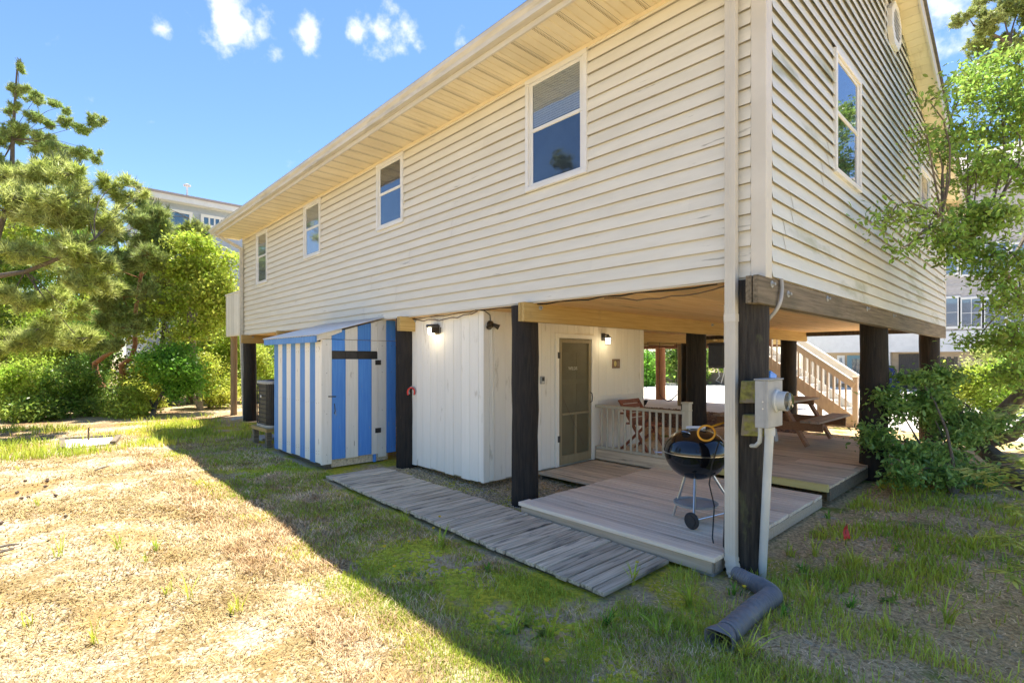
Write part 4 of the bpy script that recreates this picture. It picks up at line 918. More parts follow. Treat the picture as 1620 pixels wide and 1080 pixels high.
# ------------------------------------------------------------------ picnic table
tx, ty0, ty1, tz = -1.88, 5.0, 6.5, .27
pt = thing('picnic_table', (tx, (ty0 + ty1) / 2, tz), 'brown wooden picnic table with attached benches on the grey deck', 'picnic table')
for k in range(5): box('top_board', 'table_top', pt, tx - .37 + k * .15, tx - .37 + k * .15 + .14, ty0 - .12, ty1 + .12, tz + .70, tz + .738, bevel=.004)
for sx_ in (-1, 1):
    for k in range(2): x0 = tx + sx_ * .72 - .14 + k * .145; box('bench_board', 'table_top', pt, x0, x0 + .137, ty0 - .12, ty1 + .12, tz + .42, tz + .458, bevel=.004)
for yy in (ty0 + .12, ty1 - .12):
    for sx_ in (-1, 1): MB().bar((tx + sx_ * .62, yy, tz + .02), (tx + sx_ * .24, yy, tz + .70), .045, .135, up=(0, 1, 0)).build('leg', 'table_wood', pt, bevel=.004)
    box('bench_support', 'table_wood', pt, tx - .86, tx + .86, yy - .07, yy - .026, tz + .275, tz + .415, bevel=.004)
    box('top_support', 'table_wood', pt, tx - .36, tx + .36, yy - .07, yy - .026, tz + .61, tz + .70, bevel=.004)
# red wooden folding chair behind the railing
def folding_chair(loc, rz, mat, label):
    t = thing('folding_chair', loc, label, 'chair'); M = Matrix.Translation(loc) @ Matrix.Rotation(rz, 4, 'Z')
    for s_ in (-1, 1):
        MB(M).bar((s_ * .25, .28, 0), (s_ * .25, -.26, .80), .03, .055, up=(1, 0, 0)).build('leg', mat, t, bevel=.003)
        MB(M).bar((s_ * .22, -.28, 0), (s_ * .22, .22, .46), .03, .05, up=(1, 0, 0)).build('leg', mat, t, bevel=.003)
        MB(M).bar((s_ * .28, .26, .62), (s_ * .28, -.22, .60), .06, .025).build('armrest', mat, t, bevel=.003)
    for k in range(6): MB(M).box(-.23, .23, -.18 + k * .075, -.18 + k * .075 + .06, .43, .45).build('seat_slat', mat, t, bevel=.003)
    for k in range(5): z = .50 + k * .068; MB(M).bar((-.235, -.06 - k * .045, z), (.235, -.06 - k * .045, z), .02, .065).build('back_slat', mat, t, bevel=.003)
folding_chair((-2.92, 2.88, .27), rad(-90), 'red_wood', 'reddish brown wooden folding chair behind the cream railing')
# white plastic chair seen between pilings
wc = Vector((-2.25, 5.35, .27)); t = thing('garden_chair', wc, 'white plastic garden chair partly hidden behind the corner piling', 'chair')
M = Matrix.Translation(wc) @ Matrix.Rotation(rad(150), 4, 'Z')
MB(M).box(-.25, .25, -.22, .24, .36, .39).build('seat', 'white_plastic', t, bevel=.01)
for k in range(5): MB(M).bar((-.21 + k * .105, -.22, .38), (-.25 + k * .125, -.42, .88 - abs(k - 2) * .03), .08, .02, up=(0, 1, 0)).build('back_slat', 'white_plastic', t, bevel=.006)
for s_ in (-1, 1):
    MB(M).box(s_ * .30 - .05, s_ * .30 + .05, -.3, .3, .56, .585).build('armrest', 'white_plastic', t, bevel=.006)
    MB(M).bar((s_ * .28, .24, 0), (s_ * .28, .24, .56), .07, .03).build('leg', 'white_plastic', t, bevel=.004); MB(M).bar((s_ * .27, -.30, 0), (s_ * .27, -.20, .56), .07, .03).build('leg', 'white_plastic', t, bevel=.004)
# swings
def swing(u_a, u_b, vseat, yy, label, turn):
    a = PY(u_a, vseat, yy); b = PY(u_b, vseat, yy)
    t = thing('swing', ((a.x + b.x) / 2, yy, a.z), label, 'swing', 'swings under the house')
    w_ = .22; c = Vector(((a.x + b.x) / 2, yy, a.z)); d = Vector((math.cos(turn), math.sin(turn), 0)); sdir = Vector((-d.y, d.x, 0))
    for s_ in (-1, 1):
        e = c + d * (s_ * w_); ch = MB(); n = 34; top = Vector((c.x + s_ * .25, yy, 2.2))
        for k in range(n): 
            p = e.lerp(top, k / n); q = e.lerp(top, (k + .85) / n); ch.bar(p, q, .016 if k % 2 else .006, .006 if k % 2 else .016)
        ch.build('chain', 'iron', t)
    vs_ = []; n = 8
    for k in range(n + 1):
        f = -1 + 2 * k / n; z = -.16 * (1 - f * f) + .0
        for o_ in (-.07, .07):
            for th in (0, .02): vs_.append(c + d * (f * w_) + sdir * o_ + Vector((0, 0, z + th)))
    fs_ = []
    for k in range(n):
        i = 4 * k; fs_ += [(i, i + 2, i + 6, i + 4), (i + 1, i + 5, i + 7, i + 3), (i, i + 4, i + 5, i + 1), (i + 2, i + 3, i + 7, i + 6)]
    fs_ += [(0, 1, 3, 2), (4 * n, 4 * n + 2, 4 * n + 3, 4 * n + 1)]
    MB().add(vs_, fs_).build('seat', 'rubber', t, smooth=True)
swing(1048, 1066, 624, 8.3, 'black rubber swing hanging on chains between the brown posts', rad(35))
swing(1003, 1021, 634, 7.6, 'black rubber swing nearest the white wall, half hidden by it', rad(75))
# rear raised deck with posts, beams and outside stairs
rd = thing('rear_deck', (-8, 11.5, .1), 'raised rear timber deck on brown round posts behind the house', 'deck')
box('floor', 'deck_old', rd, L0, -4.6, W0 + .06, 14.9, 2.40, 2.45)
for yy, m_ in ((9.4, 'beam_tan'), (12.75, 'pile_red'), (14.6, 'pile_red')): box('beam', m_, rd, L0, -4.6, yy, yy + .12, 2.14, 2.39, bevel=.005)
for k in range(8): box('joist', 'beam_tan', rd, L0 + 1 + k * 1.05, L0 + 1.05 + k * 1.05, W0 + .1, 14.85, 2.2, 2.398)
for (u, v, m_) in ((1045, 632, 'pile_red'), (1080, 642, 'pile_tan')):
    g = GP(u, v); pile(g.x, g.y, .19 if v < 640 else .17, 2.2, m_, seed=u, parent=rd)
pile(-11.5, 14.3, .17, 2.2, 'pile_tan', seed=3, parent=rd)
for k in range(4): box('rail_post', 'stair_white', rd, L0 + .1 + k * 2.8, L0 + .2 + k * 2.8, 14.75, 14.85, 2.45, 3.4)
box('top_rail', 'stair_white', rd, L0, -4.6, 14.74, 14.86, 3.4, 3.44)
sta = thing('outdoor_stairs', (-3.3, 10.4, .1), 'sunlit pale wooden staircase with slatted railings behind the house', 'stairs')
sl_ = .74; xb = -1.78; zb0 = .12
def zs(x): return zb0 + (xb - x) * sl_
NR = 13
for k in range(NR):
    x1 = xb - k * .255; z1 = zs(x1) + .19
    if z1 > 2.44: break
    box('tread', 'stair_white', sta, x1 - .27, x1, 10.04, 11.06, z1 - .04, z1, bevel=.004)
    box('riser', 'stair_white', sta, x1 - .265, x1 - .25, 10.04, 11.06, z1, z1 + .145)
xt = xb - 2.95
for yy, m_, m2 in ((10.0, 'stair_shade_side', 'stair_shade_side'), (11.08, 'stair_white', 'stair_white')):
    MB().prism([(xb - .12, zb0 - .02), (xb + .02, zb0 + .05), (xb + .02, zb0 + .26), (xt, zs(xt) + .28), (xt, zs(xt) - .02)], 'y', yy, yy + .04).build('stringer', m_, sta, bevel=.003)
    box('newel_post', m_, sta, xb + .0, xb + .10, yy - .03, yy + .07, .08, 1.28, bevel=.006); box('newel_cap', m_, sta, xb - .02, xb + .12, yy - .05, yy + .09, 1.28, 1.31, bevel=.008)
    MB().bar((xb + .03, yy - .035, zs(xb) + .98), (xt, yy - .035, zs(xt) + .98), .035, .13, up=(0, 0, 1)).build('hand_rail', m_, sta, bevel=.003)
    MB().bar((xb + .03, yy + .005, zs(xb) + 1.07), (xt, yy + .005, zs(xt) + 1.07), .14, .03, up=(0, 0, 1)).build('cap_rail', 'stair_white', sta, bevel=.003)
    x = xb - .14
    while x > xt: box('baluster', m_, sta, x - .018, x + .018, yy - .02, yy - .003, zs(x) + .10, zs(x) + 1.0); x -= .128
for x in (xb - 1.28, xb - .72):
    box('post', 'stair_shade_side', sta, x - .05, x + .05, 10.05, 10.15, .1, zs(x) + .0, bevel=.004)
# blue bin beyond the stairs
bq = DP(1210, 595, 17.5); bn = thing('recycling_bin', (bq.x, bq.y, .12), 'blue plastic recycling bin standing beyond the stairs', 'bin')
MB().add([(bq.x + a * s_, bq.y + b * s_, z) for z, s_ in ((.12, .22), (1.28, .29)) for a, b in ((-1, -1), (1, -1), (1, 1), (-1, 1))], [(3, 2, 1, 0), (4, 5, 6, 7), (0, 1, 5, 4), (1, 2, 6, 5), (2, 3, 7, 6), (3, 0, 4, 7)]).build('body', 'blue_plastic', bn, bevel=.01)
box('lid', 'blue_plastic', bn, bq.x - .31, bq.x + .31, bq.y - .31, bq.y + .31, 1.285, 1.33, bevel=.01)
# ------------------------------------------------------------------ neighbouring houses
NY = 31.
nh = thing('shingled_house', (2, NY + 3, .1), 'grey shingled neighbour house with white trim bands and rows of windows beyond the driveway', 'house')
def nz_(u, v): p = PY(u, v, NY); return p.x, p.z
zb1 = nz_(1400, 557)[1]; zb2 = nz_(1400, 527)[1]
box('wall', 'n_shingle', nh, -9.5, 14, NY, NY + 7, zb2, 11.2)
box('wall', 'n_tan', nh, -9.5, 14, NY + .35, NY + 6.5, .1, zb1)
box('band', 'white_trim', nh, -9.6, 14.1, NY - .08, NY + .3, zb1, zb2)
# shingle courses on the strip under the house and right side
for k in range(36):
    z = zb2 + .02 + k * .21
    MB().prism([(NY - .022, z), (NY - .004, z + .205), (NY + .01, z + .205), (NY + .01, z)], 'x', -9.5, 14).build('shingle_course', 'n_shingle', nh)
def nwin(u0, v0, u1, v1, muntin=True):
    x0, z1 = nz_(u0, v0); x1, z0 = nz_(u1, v1)
    f = MB(); t_ = .12
    f.box(x0 - t_, x0, NY - .09, NY - .024, z0 - t_, z1 + t_).box(x1, x1 + t_, NY - .09, NY - .024, z0 - t_, z1 + t_).box(x0, x1, NY - .09, NY - .024, z1, z1 + t_).box(x0, x1, NY - .092, NY - .024, z0 - t_, z0)
    wv2 = f.build('window', 'white_trim', nh)
    box('pane', 'glass', wv2, x0, x1, NY - .05, NY - .045, z0, z1); box('window_backing', 'n_siding', wv2, x0, x1, NY - .035, NY - .028, z0, z1)
    if muntin: MB().box((x0 + x1) / 2 - .012, (x0 + x1) / 2 + .012, NY - .062, NY - .051, z0, z1).box(x0, x1, NY - .06, NY - .051, (z0 + z1) / 2 - .012, (z0 + z1) / 2 + .012).build('muntin', 'white_trim', wv2)
for (a, b) in ((1478, 1515), (1522, 1552), (1559, 1590), (1600, 1640)): nwin(a, 474, b, 516)
for (a, b) in ((1478, 1514), (1522, 1552), (1559, 1592), (1602, 1640)): nwin(a, 388, b, 432)
nwin(1266, 487, 1292, 524, False); nwin(1330, 490, 1362, 523, False)
nd = MB(); x0, z1 = nz_(1338, 562); x1, _ = nz_(1368, 562)
dd = box('entry_door', 'n_teal', nh, x0, x1, NY + .28, NY + .34, .12, z1); box('pane', 'glass', dd, x0 + .25, x1 - .2, NY + .26, NY + .275, .7, z1 - .2)
x0, z1 = nz_(1322, 562); x1, _ = nz_(1334, 562); sw = box('side_window', 'white_trim', nh, x0, x1, NY + .28, NY + .34, .3, z1); box('pane', 'glass', sw, x0 + .12, x1 - .12, NY + .26, NY + .275, .8, z1 - .15)
x0, z1 = nz_(1396, 560); x1, _ = nz_(1408, 560); box('corner_column', 'white_trim', nh, x0, x1, NY - .05, NY + .3, .1, zb1)
x0, z1 = nz_(1420, 575); x1, _ = nz_(1452, 575); gd = box('garage_door', 'dark_wood', nh, x0, x1, NY + .27, NY + .34, .1, zb1 - .1)
MB().prism([(NY - .6, 11.0), (NY + 3.5, 13.2), (NY + 7.6, 11.0), (NY + 7.6, 11.2), (NY + 3.5, 13.4), (NY - .6, 11.2)], 'x', -9.9, 14.4).build('roof', 'n_roof', nh)
bb = DP(1407, 607, 27); cvr = thing('covered_grill', (bb.x, bb.y, .12), 'dark blue covered object standing beside the shingled house', 'covered object')
MB().lathe([(.45, .12), (.43, .5), (.30, 1.0), (.16, 1.35), (0, 1.42)], (bb.x, bb.y, 0), 12).build('cover', 'shed_blue', cvr, smooth=True); MATS['shed_navy'] = pm('shed_navy', (.02, .03, .12), None, 3, .7, .2)
cvr.children[0].data.materials[0] = MATS['shed_navy']
# left neighbour
lh = thing('grey_house', (-35, 3, .1), 'pale grey sided house rising behind the pines at left', 'house')
LX = -32.; ze = 10.35
box('wall', 'n_siding', lh, LX - 8, LX, .5, 14, .1, ze)
sbm = None
for k in range(30):
    z = ze - .2 - k * .2
    o = MB().add([(LX + .02, .5, z), (LX + .02, 14, z), (LX + .004, 14, z + .2), (LX + .004, .5, z + .2), (LX - .002, .5, z), (LX - .002, 14, z)], [(0, 1, 2, 3), (4, 5, 1, 0)]).build('siding_board', 'n_siding', lh) if sbm is None else sbm.copy()
    if sbm is None: sbm = o
    else: COL.objects.link(o); o.location.z = sbm.location.z - k * .2
def lpx(u, v): p = PX(u, v, LX); return p.y, p.z
def lwin(y0, y1, z0, z1, n):
    t_ = .16; f = MB().box(LX + .02, LX + .09, y0 - t_, y0, z0 - t_, z1 + t_).box(LX + .02, LX + .09, y1, y1 + t_, z0 - t_, z1 + t_).box(LX + .02, LX + .09, y0, y1, z1, z1 + t_).box(LX + .02, LX + .092, y0, y1, z0 - t_, z0)
    for k in range(1, n): yy = y0 + (y1 - y0) * k / n; f.box(LX + .02, LX + .085, yy - .04, yy + .04, z0, z1)
    wv2 = f.build('window', 'white_trim', lh); box('pane', 'glass', wv2, LX + .045, LX + .05, y0, y1, z0, z1); box('window_backing', 'n_teal', wv2, LX + .03, LX + .036, y0, y1, z0, z1)
a = lpx(269, 332); b = lpx(299, 345); lwin(a[0], b[0], 6.8, 9.85, 1)
a = lpx(322, 337); b = lpx(372, 347); lwin(a[0], b[0], 9.45, 9.85, 6)
lwin(7.5, 9.0, 7, 9.6, 1); lwin(2, 3.4, 2.5, 4.6, 1)
MB().prism([(.0, ze), (14.5, ze), (14.5, ze + .3), (.0, ze + .3)], 'x', LX, LX + .55).build('eave', 'white_trim', lh)
MB().add([(LX + .6, -.1, ze + .28), (LX + .6, 14.6, ze + .28), (LX - 8, 14.6, ze + 2.6), (LX - 8, -.1, ze + 2.6), (LX + .6, -.1, ze + .42), (LX + .6, 14.6, ze + .42), (LX - 8, 14.6, ze + 2.75), (LX - 8, -.1, ze + 2.75)],
         [(3, 2, 1, 0), (4, 5, 6, 7), (0, 1, 5, 4), (1, 2, 6, 5), (2, 3, 7, 6), (3, 0, 4, 7)]).build('roof', 'n_roof', lh)
vp_ = PX(296, 300, LX - 2); MB().tube([(LX - 2, vp_.y, ze + 1), (LX - 2, vp_.y, vp_.z + .2)], .05, 8).lathe([(.2, 0), (.2, .08), (0, .16)], (LX - 2, vp_.y, vp_.z + .2), 10).build('roof_vent', 'white_trim', lh)
# fence of dark slats by the right shrubs, timber retaining wall
fc_ = thing('slat_fence', DP(1500, 590, 17), 'short dark vertical slat fence behind the yellow green bushes', 'fence')
fq = DP(1486, 600, 17); fe = DP(1512, 600, 16.5)
for k in range(6): p = fq.lerp(fe, k / 5); box('slat', 'dark_wood', fc_, p.x - .05, p.x + .05, p.y - .02, p.y + .02, .1, 1.75 + .05 * (k % 2))
p, q = fq, fe
MB().bar((p.x, p.y + .05, 1.4), (q.x, q.y + .05, 1.4), .04, .08).bar((p.x, p.y + .05, .5), (q.x, q.y + .05, .5), .04, .08).build('rail', 'dark_wood', fc_)
rw = thing('timber_wall', (-11, 24, .1), 'low dark timber retaining wall beyond the driveway', 'wall')
for k in range(5): box('timber', 'sand_wall', rw, -22, -8.6, 27.5 + k * .02, 27.7 + k * .02, .1 + k * .16, .255 + k * .16, bevel=.01)
# ------------------------------------------------------------------ vegetation
def unit(v): return v / np.maximum(1e-9, np.linalg.norm(v, axis=-1, keepdims=True))
def leaves(P, size, rg, aspect=.42, up=.5, hexa=False, axis=None):
    """folded leaf faces at points P; returns V, F"""
    n = len(P); a = unit(rg.normal(size=(n, 3)) + (axis if axis is not None else np.array([0, 0, -.15]))); nn = unit(rg.normal(size=(n, 3)) + np.array([0, 0, up * 2.2]))
    b = unit(np.cross(nn, a)); nn = np.cross(a, b); L = (size * rg.uniform(.6, 1.35, n))[:, None]; w_ = L * aspect
    if not hexa:
        V = np.stack([P - a * L * .5, P + b * w_ * .55 + nn * L * .1, P + a * L * .5, P - b * w_ * .55 + nn * L * .1], 1)
        F = np.arange(n * 4).reshape(n, 4); return V.reshape(-1, 3), F
    V = np.stack([P - a * L * .5, P - a * L * .15 + b * w_ * .5 + nn * L * .08, P + a * L * .2 + b * w_ * .42 + nn * L * .06, P + a * L * .5 - nn * L * .05, P + a * L * .2 - b * w_ * .42 + nn * L * .06, P - a * L * .15 - b * w_ * .5 + nn * L * .08], 1)
    k = np.arange(n)[:, None] * 6; F = np.concatenate([k + np.array([[0, 1, 2, 3]]), k + np.array([[0, 3, 4, 5]])], 0); return V.reshape(-1, 3), F
def needles(P, D, per, length, width, rg, spread=.75, back=.12):
    """tufts of needles along shoots: P tip points, D shoot directions"""
    n = len(P); P = np.repeat(P, per, 0); D = np.repeat(D, per, 0); m = n * per
    d = unit(D + rg.normal(size=(m, 3)) * spread); base = P - D * rg.uniform(0, back, (m, 1)); L = (length * rg.uniform(.6, 1.2, m))[:, None]
    s = unit(np.cross(d, rg.normal(size=(m, 3)))) * width * .5
    V = np.stack([base - s, base + s, base + d * L], 1); return V.reshape(-1, 3), np.arange(m * 3).reshape(m, 3)
def in_blob(c, r, n, rg, shell=.55):
    d = unit(rg.normal(size=(n, 3))); t = rg.uniform(shell ** 3, 1, n) ** (1 / 3); return np.array(c) + d * t[:, None] * np.array(r)
def bend(p, q, rg, k=4, w=.12):
    p = np.array(p, float); q = np.array(q, float); L = np.linalg.norm(q - p); o = rg.normal(size=3) * L * w; o[2] += L * .06
    return [tuple(p + (q - p) * t + o * 4 * t * (1 - t) * .5) for t in np.linspace(0, 1, k + 1)]
def tree(name, label, base, trunks, blobs, kind, mat, bark, size, nclump, per, clump_r, seed, cat='tree', group=None, shell=.5, up=.5, aspect=.42, hexa=False, spread=.75, candle=0, bare=0, width=.012, twig=.012, dirup=.5, split=3):
    """trunks: list of (points, radii); blobs: (centre, radii) crown masses; each clump hangs on a twig from a limb"""
    rg = np.random.default_rng(seed); base = Vector(base); t = thing(name, base, label, cat, group)
    tm = MB(); nodes = []
    for pts, rr in trunks:
        tm.tube(pts, rr, 9); nodes += [np.array(p, float) for p in pts[len(pts) // 3:]]
    nodes = nodes or [np.array(base)]
    nb_ = []
    for c, r in blobs:                                            # break each mass into uneven smaller ones
        for q in range(split):
            d = unit(rg.normal(size=3)); sc_ = rg.uniform(.38, .68); nb_.append((tuple(np.array(c) + d * np.array(r) * rg.uniform(.3, .85)), tuple(np.array(r) * sc_), tuple(c)))
    blobs = nb_; done = {}
    vol = np.array([b[1][0] * b[1][1] * b[1][2] for b in blobs]) ** .67; vol = vol / vol.sum()
    PP = []; DD = []; tips = []
    for (c, r, pc), fr in zip(blobs, vol):
        c = np.array(c, float); rl_ = max(.009, min(.045, .035 * max(r)))
        if pc not in done:
            pcn = np.array(pc, float); nd = min(nodes, key=lambda q: np.linalg.norm(q - pcn) + .6 * max(0, q[2] - pcn[2])); done[pc] = pcn
            tm.tube(bend(nd, pcn, rg), [rl_ * 1.4, rl_ * 1.2, rl_, rl_ * .85, rl_ * .6], 6)
        tm.tube(bend(done[pc], c, rg, 3), [rl_ * .6, rl_ * .5, rl_ * .4, rl_ * .25], 5)
        n = max(3, int(nclump * fr)); cp = in_blob(c, r, n, rg, shell)
        for q in (cp[:max(4, int(n * .5))] if kind == 'leaf' else []): tm.tube(bend(c + (q - c) * rg.uniform(.05, .35), q, rg, 2, .2), [twig, twig * .7, twig * .3], 4, caps=False)
        tips.append((c, cp))
        if kind == 'leaf':
            cr = clump_r * rg.uniform(.6, 1.3, (n, 1)); pts = np.repeat(cp, per, 0) + rg.normal(size=(n * per, 3)) * np.repeat(cr, per, 0) * np.array([.6, .6, .42]); PP.append(pts)
        else:
            nb = max(3, n // 6); ends = in_blob(c, r, nb, rg, .65)
            for e in ends:
                s0 = c + (e - c) * rg.uniform(-.1, .25); tm.tube([s0, (s0 + e) / 2 + rg.normal(size=3) * .04 * np.linalg.norm(e - s0), e], [twig, twig * .8, twig * .4], 4, caps=False)
                for f in (.5, .65, .78, .9, 1.0, 1.0):
                    q = s0 + (e - s0) * f + rg.normal(size=3) * .10 * np.linalg.norm(e - s0) * (f < 1 or .6); PP.append(q[None]); DD.append(unit(unit(e - s0) * .6 + np.array([0, 0, dirup]) + rg.normal(size=3) * .35)[None])
    tm.build('trunk', bark, t, smooth=True)
    P = np.concatenate(PP)
    if kind == 'leaf': V, F = leaves(P, size, rg, aspect, up, hexa)
    else:
        D = np.concatenate(DD); V, F = needles(P, D, per, size, width, rg, spread, clump_r)
    npmesh('crown', V, F, mat, t)
    if candle and kind != 'leaf':
        cm = MB(); idx = rg.choice(len(P), min(candle, len(P)), replace=False)
        order = sorted(range(len(P)), key=lambda i: -P[i][2])[:candle * 2]; rg.shuffle(order)
        for i in order[:candle]:
            for j in range(3): e = P[i] + np.array([rg.normal() * .05, rg.normal() * .05, rg.uniform(.12, .30)]); cm.tube([P[i], e], [.014, .006], 5)
        tag(cm.build('shoots', 'candle', t), kind='stuff')
    return t
def blob(u, v, d, ru, rv, rd=None):
    """a crown mass seen at pixel (u,v), depth d; radii in pixels"""
    k = d / FPX; r = ((ru * k), (rd or ru * k), rv * k); return (tuple(DP(u, v, d)), r)
def onground(u, d):
    p = DP(u, 600, d); return Vector((p.x, p.y, gh(p.x, p.y)))
def trunk_to(base, pts_px, r0, r1):
    pts = [tuple(base - Vector((0, 0, .1)))] + [tuple(DP(u, v, d)) for u, v, d in pts_px]; n = len(pts)
    return (pts, [r0 + (r1 - r0) * i / (n - 1) for i in range(n)])
# --- left group
b = onground(18, 23)
tree('tall_pine', 'tall open pine rising against the sky at far left', b, [trunk_to(b, [(20, 480, 23), (18, 330, 23), (20, 220, 23), (27, 110, 23)], .2, .03)],
     [blob(30, 110, 23, 8, 16, .25), blob(28, 140, 23, 20, 12, .5), blob(55, 158, 23, 18, 10, .5), blob(12, 175, 23, 30, 14, .7), blob(60, 190, 23, 26, 12, .7), blob(95, 170, 23, 24, 12, .6), blob(120, 200, 23, 28, 12, .6), blob(152, 190, 23, 14, 15, .4), blob(110, 235, 23, 45, 14, .9), blob(20, 215, 23, 40, 16, 1), blob(60, 230, 23, 55, 22, 1.2), blob(150, 245, 23, 16, 12, .4), blob(0, 260, 23, 60, 30, 1.4)],
     'pine', 'needle', 'bark', .20, 3600, 16, .16, 11, width=.03, spread=.9, shell=.2, candle=24)
b = onground(-40, 12.5)
tree('pine_tree', 'large long needled pine filling the left edge of the garden', b, [trunk_to(b, [(-38, 520, 12.5), (-20, 420, 12.3), (10, 330, 12)], .17, .05), ([tuple(DP(-25, 440, 12.4)), tuple(DP(40, 430, 11.8)), tuple(DP(90, 410, 11.6)), tuple(DP(150, 378, 11.4))], [.06, .05, .04, .02])],
     [blob(30, 265, 12, 45, 26, .9), blob(90, 270, 12.5, 50, 26, .9), blob(140, 300, 12, 45, 26, .8), blob(20, 320, 11.6, 55, 32, .9), blob(90, 340, 11.5, 60, 36, .9), blob(160, 350, 11.8, 40, 36, .7), blob(40, 400, 11.4, 60, 36, .8), blob(110, 410, 11.4, 55, 34, .8), blob(20, 470, 11.6, 50, 34, .8), blob(85, 470, 11.8, 50, 30, .8), blob(10, 540, 12, 40, 30, .8), blob(190, 290, 12.3, 28, 20, .5), blob(215, 315, 12.6, 26, 22, .5), blob(60, 520, 12, 50, 30, .8), blob(150, 450, 11.8, 40, 26, .6), blob(120, 530, 12.4, 40, 22, .6)],
     'pine', 'needle_bright', 'bark', .20, 3700, 17, .12, 12, width=.020, shell=.25, spread=.95, candle=40, dirup=.7)
b = GP(185, 648)
d0 = (b - CAM).dot(FW)
tree('bent_pine', 'pine with forked, twisted reddish trunk at the edge of the clearing', b,
     [trunk_to(b, [(180, 632, d0), (163, 614, d0), (152, 592, d0), (150, 575, d0), (166, 563, d0 - .2), (196, 545, d0 - .4)], .14, .05), trunk_to(b, [(192, 628, d0), (198, 612, d0 + .1), (194, 590, d0), (192, 578, d0 - .1), (208, 566, d0), (214, 545, d0), (212, 510, d0), (222, 440, d0 + .2), (235, 360, d0 + .3)], .12, .04)],
     [blob(195, 370, 15.8, 36, 36, .9), blob(235, 360, 16.2, 34, 34, .9), blob(175, 420, 15.4, 40, 34, .9), blob(230, 420, 15.5, 42, 34, .9), blob(195, 470, 15.2, 45, 30, .9), blob(250, 470, 15.8, 34, 30, .8), blob(150, 500, 15.2, 34, 24, .7), blob(215, 515, 15.3, 36, 20, .7), blob(160, 545, 15, 30, 14, .6), blob(270, 400, 16.4, 26, 34, .7), blob(215, 332, 15.8, 26, 26, .6), blob(245, 345, 16, 24, 24, .6)],
     'pine', 'needle', 'bark_red', .22, 3200, 16, .12, 13, width=.025, shell=.25, spread=.95, candle=30)
b = onground(300, 18.5)
tree('young_pine', 'young pine with upright shoots in front of the pale grey house', b, [trunk_to(b, [(300, 500, 18.5), (300, 400, 18.5), (298, 345, 18.5)], .12, .02)],
     [blob(255, 345, 18, 16, 24, .5), blob(235, 325, 17.6, 14, 20, .5), blob(300, 372, 18.5, 24, 22, .7), blob(270, 380, 18.4, 24, 20, .7), blob(330, 392, 18.5, 22, 18, .6), blob(255, 410, 18.3, 24, 24, .7), blob(320, 420, 18.6, 36, 24, .8), blob(285, 440, 18.5, 40, 30, .9)],
     'pine', 'needle', 'bark', .20, 1500, 18, .16, 14, width=.026, shell=.25, candle=34)
b = onground(318, 16.2)
tree('leafy_tree', 'bright yellow green leafy tree standing close to the house corner', b, [trunk_to(b, [(312, 600, 16.2), (306, 540, 16.2), (312, 460, 16.2), (318, 420, 16.2)], .09, .03), trunk_to(b, [(300, 610, 16), (282, 640, 15.6)], .06, .03)],
     [blob(320, 395, 16.2, 34, 18, .8), blob(345, 425, 16.2, 24, 22, .8), blob(300, 430, 16, 34, 28, .8), blob(330, 460, 16, 34, 28, .8), blob(290, 480, 15.8, 32, 26, .8), blob(330, 500, 16, 26, 24, .8), blob(290, 525, 15.8, 24, 18, .7), blob(350, 470, 16.2, 18, 28, .6)],
     'leaf', 'leaf_bright', 'bark_grey', .11, 380, 46, .30, 15, shell=.3, up=.4, aspect=.5)
b = GP(238, 664)
tree('round_bush', 'rounded dark green bush at the edge of the sunlit clearing', b, [trunk_to(b, [(246, 640, 15), (262, 615, 15), (270, 590, 15)], .07, .03), trunk_to(b, [(242, 645, 15), (235, 625, 15)], .05, .02)],
     [blob(275, 565, 15, 32, 20, .7), blob(258, 590, 14.8, 28, 22, .7), blob(290, 590, 15, 26, 24, .7), blob(280, 615, 15, 30, 18, .7)], 'leaf', 'leaf_fresh', 'bark', .10, 170, 50, .26, 16, cat='bush', shell=.35, aspect=.5)
# undergrowth and backing shrubs on the left
lg = 'shrubs along the left edge of the clearing'
ul = [(20, 13.6, 44, 62, 'leaf_bright', 'leafy shrub at the left frame edge below the big pine'), (85, 14.0, 46, 56, 'leaf_mid', 'leafy shrub left of the twisted red trunk'), (135, 15.0, 34, 44, 'leaf_mid', 'shrub just left of the twisted red trunk'),
      (225, 16.6, 34, 64, 'leaf_bright', 'shrub behind the rounded dark green bush'), (330, 17, 40, 60, 'leaf_bright', 'shrub low beside the far porch post'), (205, 14.6, 26, 26, 'leaf_bright', 'low bright shrub in front of the twisted red trunk'), (45, 16.5, 52, 115, 'leaf_bright', 'tall bright shrub behind the big pine at left'), (140, 17.5, 46, 115, 'leaf_mid', 'tall shrub behind the twisted red trunk'), (262, 18.2, 44, 120, 'leaf_mid', 'tall shrub behind the rounded dark green bush'), (365, 19, 30, 90, 'leaf_bright', 'bright shrub right behind the far porch post'), (410, 19.5, 34, 60, 'leaf_bright', 'bright shrub seen under the far end of the house'), (445, 21, 40, 60, 'leaf_mid', 'shrub seen just left of the striped shed roof')]
for k, (u, d, ru, rv, m_, lab) in enumerate(ul):
    b = onground(u, d); v0 = V0 + (CAM.z - b.z) * FPX / d
    tree('shrub', lab, b, [([tuple(b), tuple(b + Vector((.05, .05, .6)))], [.04, .02]), ([tuple(b), tuple(b + Vector((-.2, .1, .7)))], [.03, .015])],
         [blob(u - ru * .5, v0 - rv * .45, d, ru * .6, rv * .45), blob(u + ru * .5, v0 - rv * .5, d + .2, ru * .6, rv * .5), blob(u, v0 - rv * 1.1, d, ru * .7, rv * .5), blob(u + ru * .1, v0 - rv * .3, d - .4, ru * .8, rv * .3)],
         'leaf', m_, 'bark', .10, 190, 34, .28, 30 + k, cat='shrub', group=lg, shell=.4)
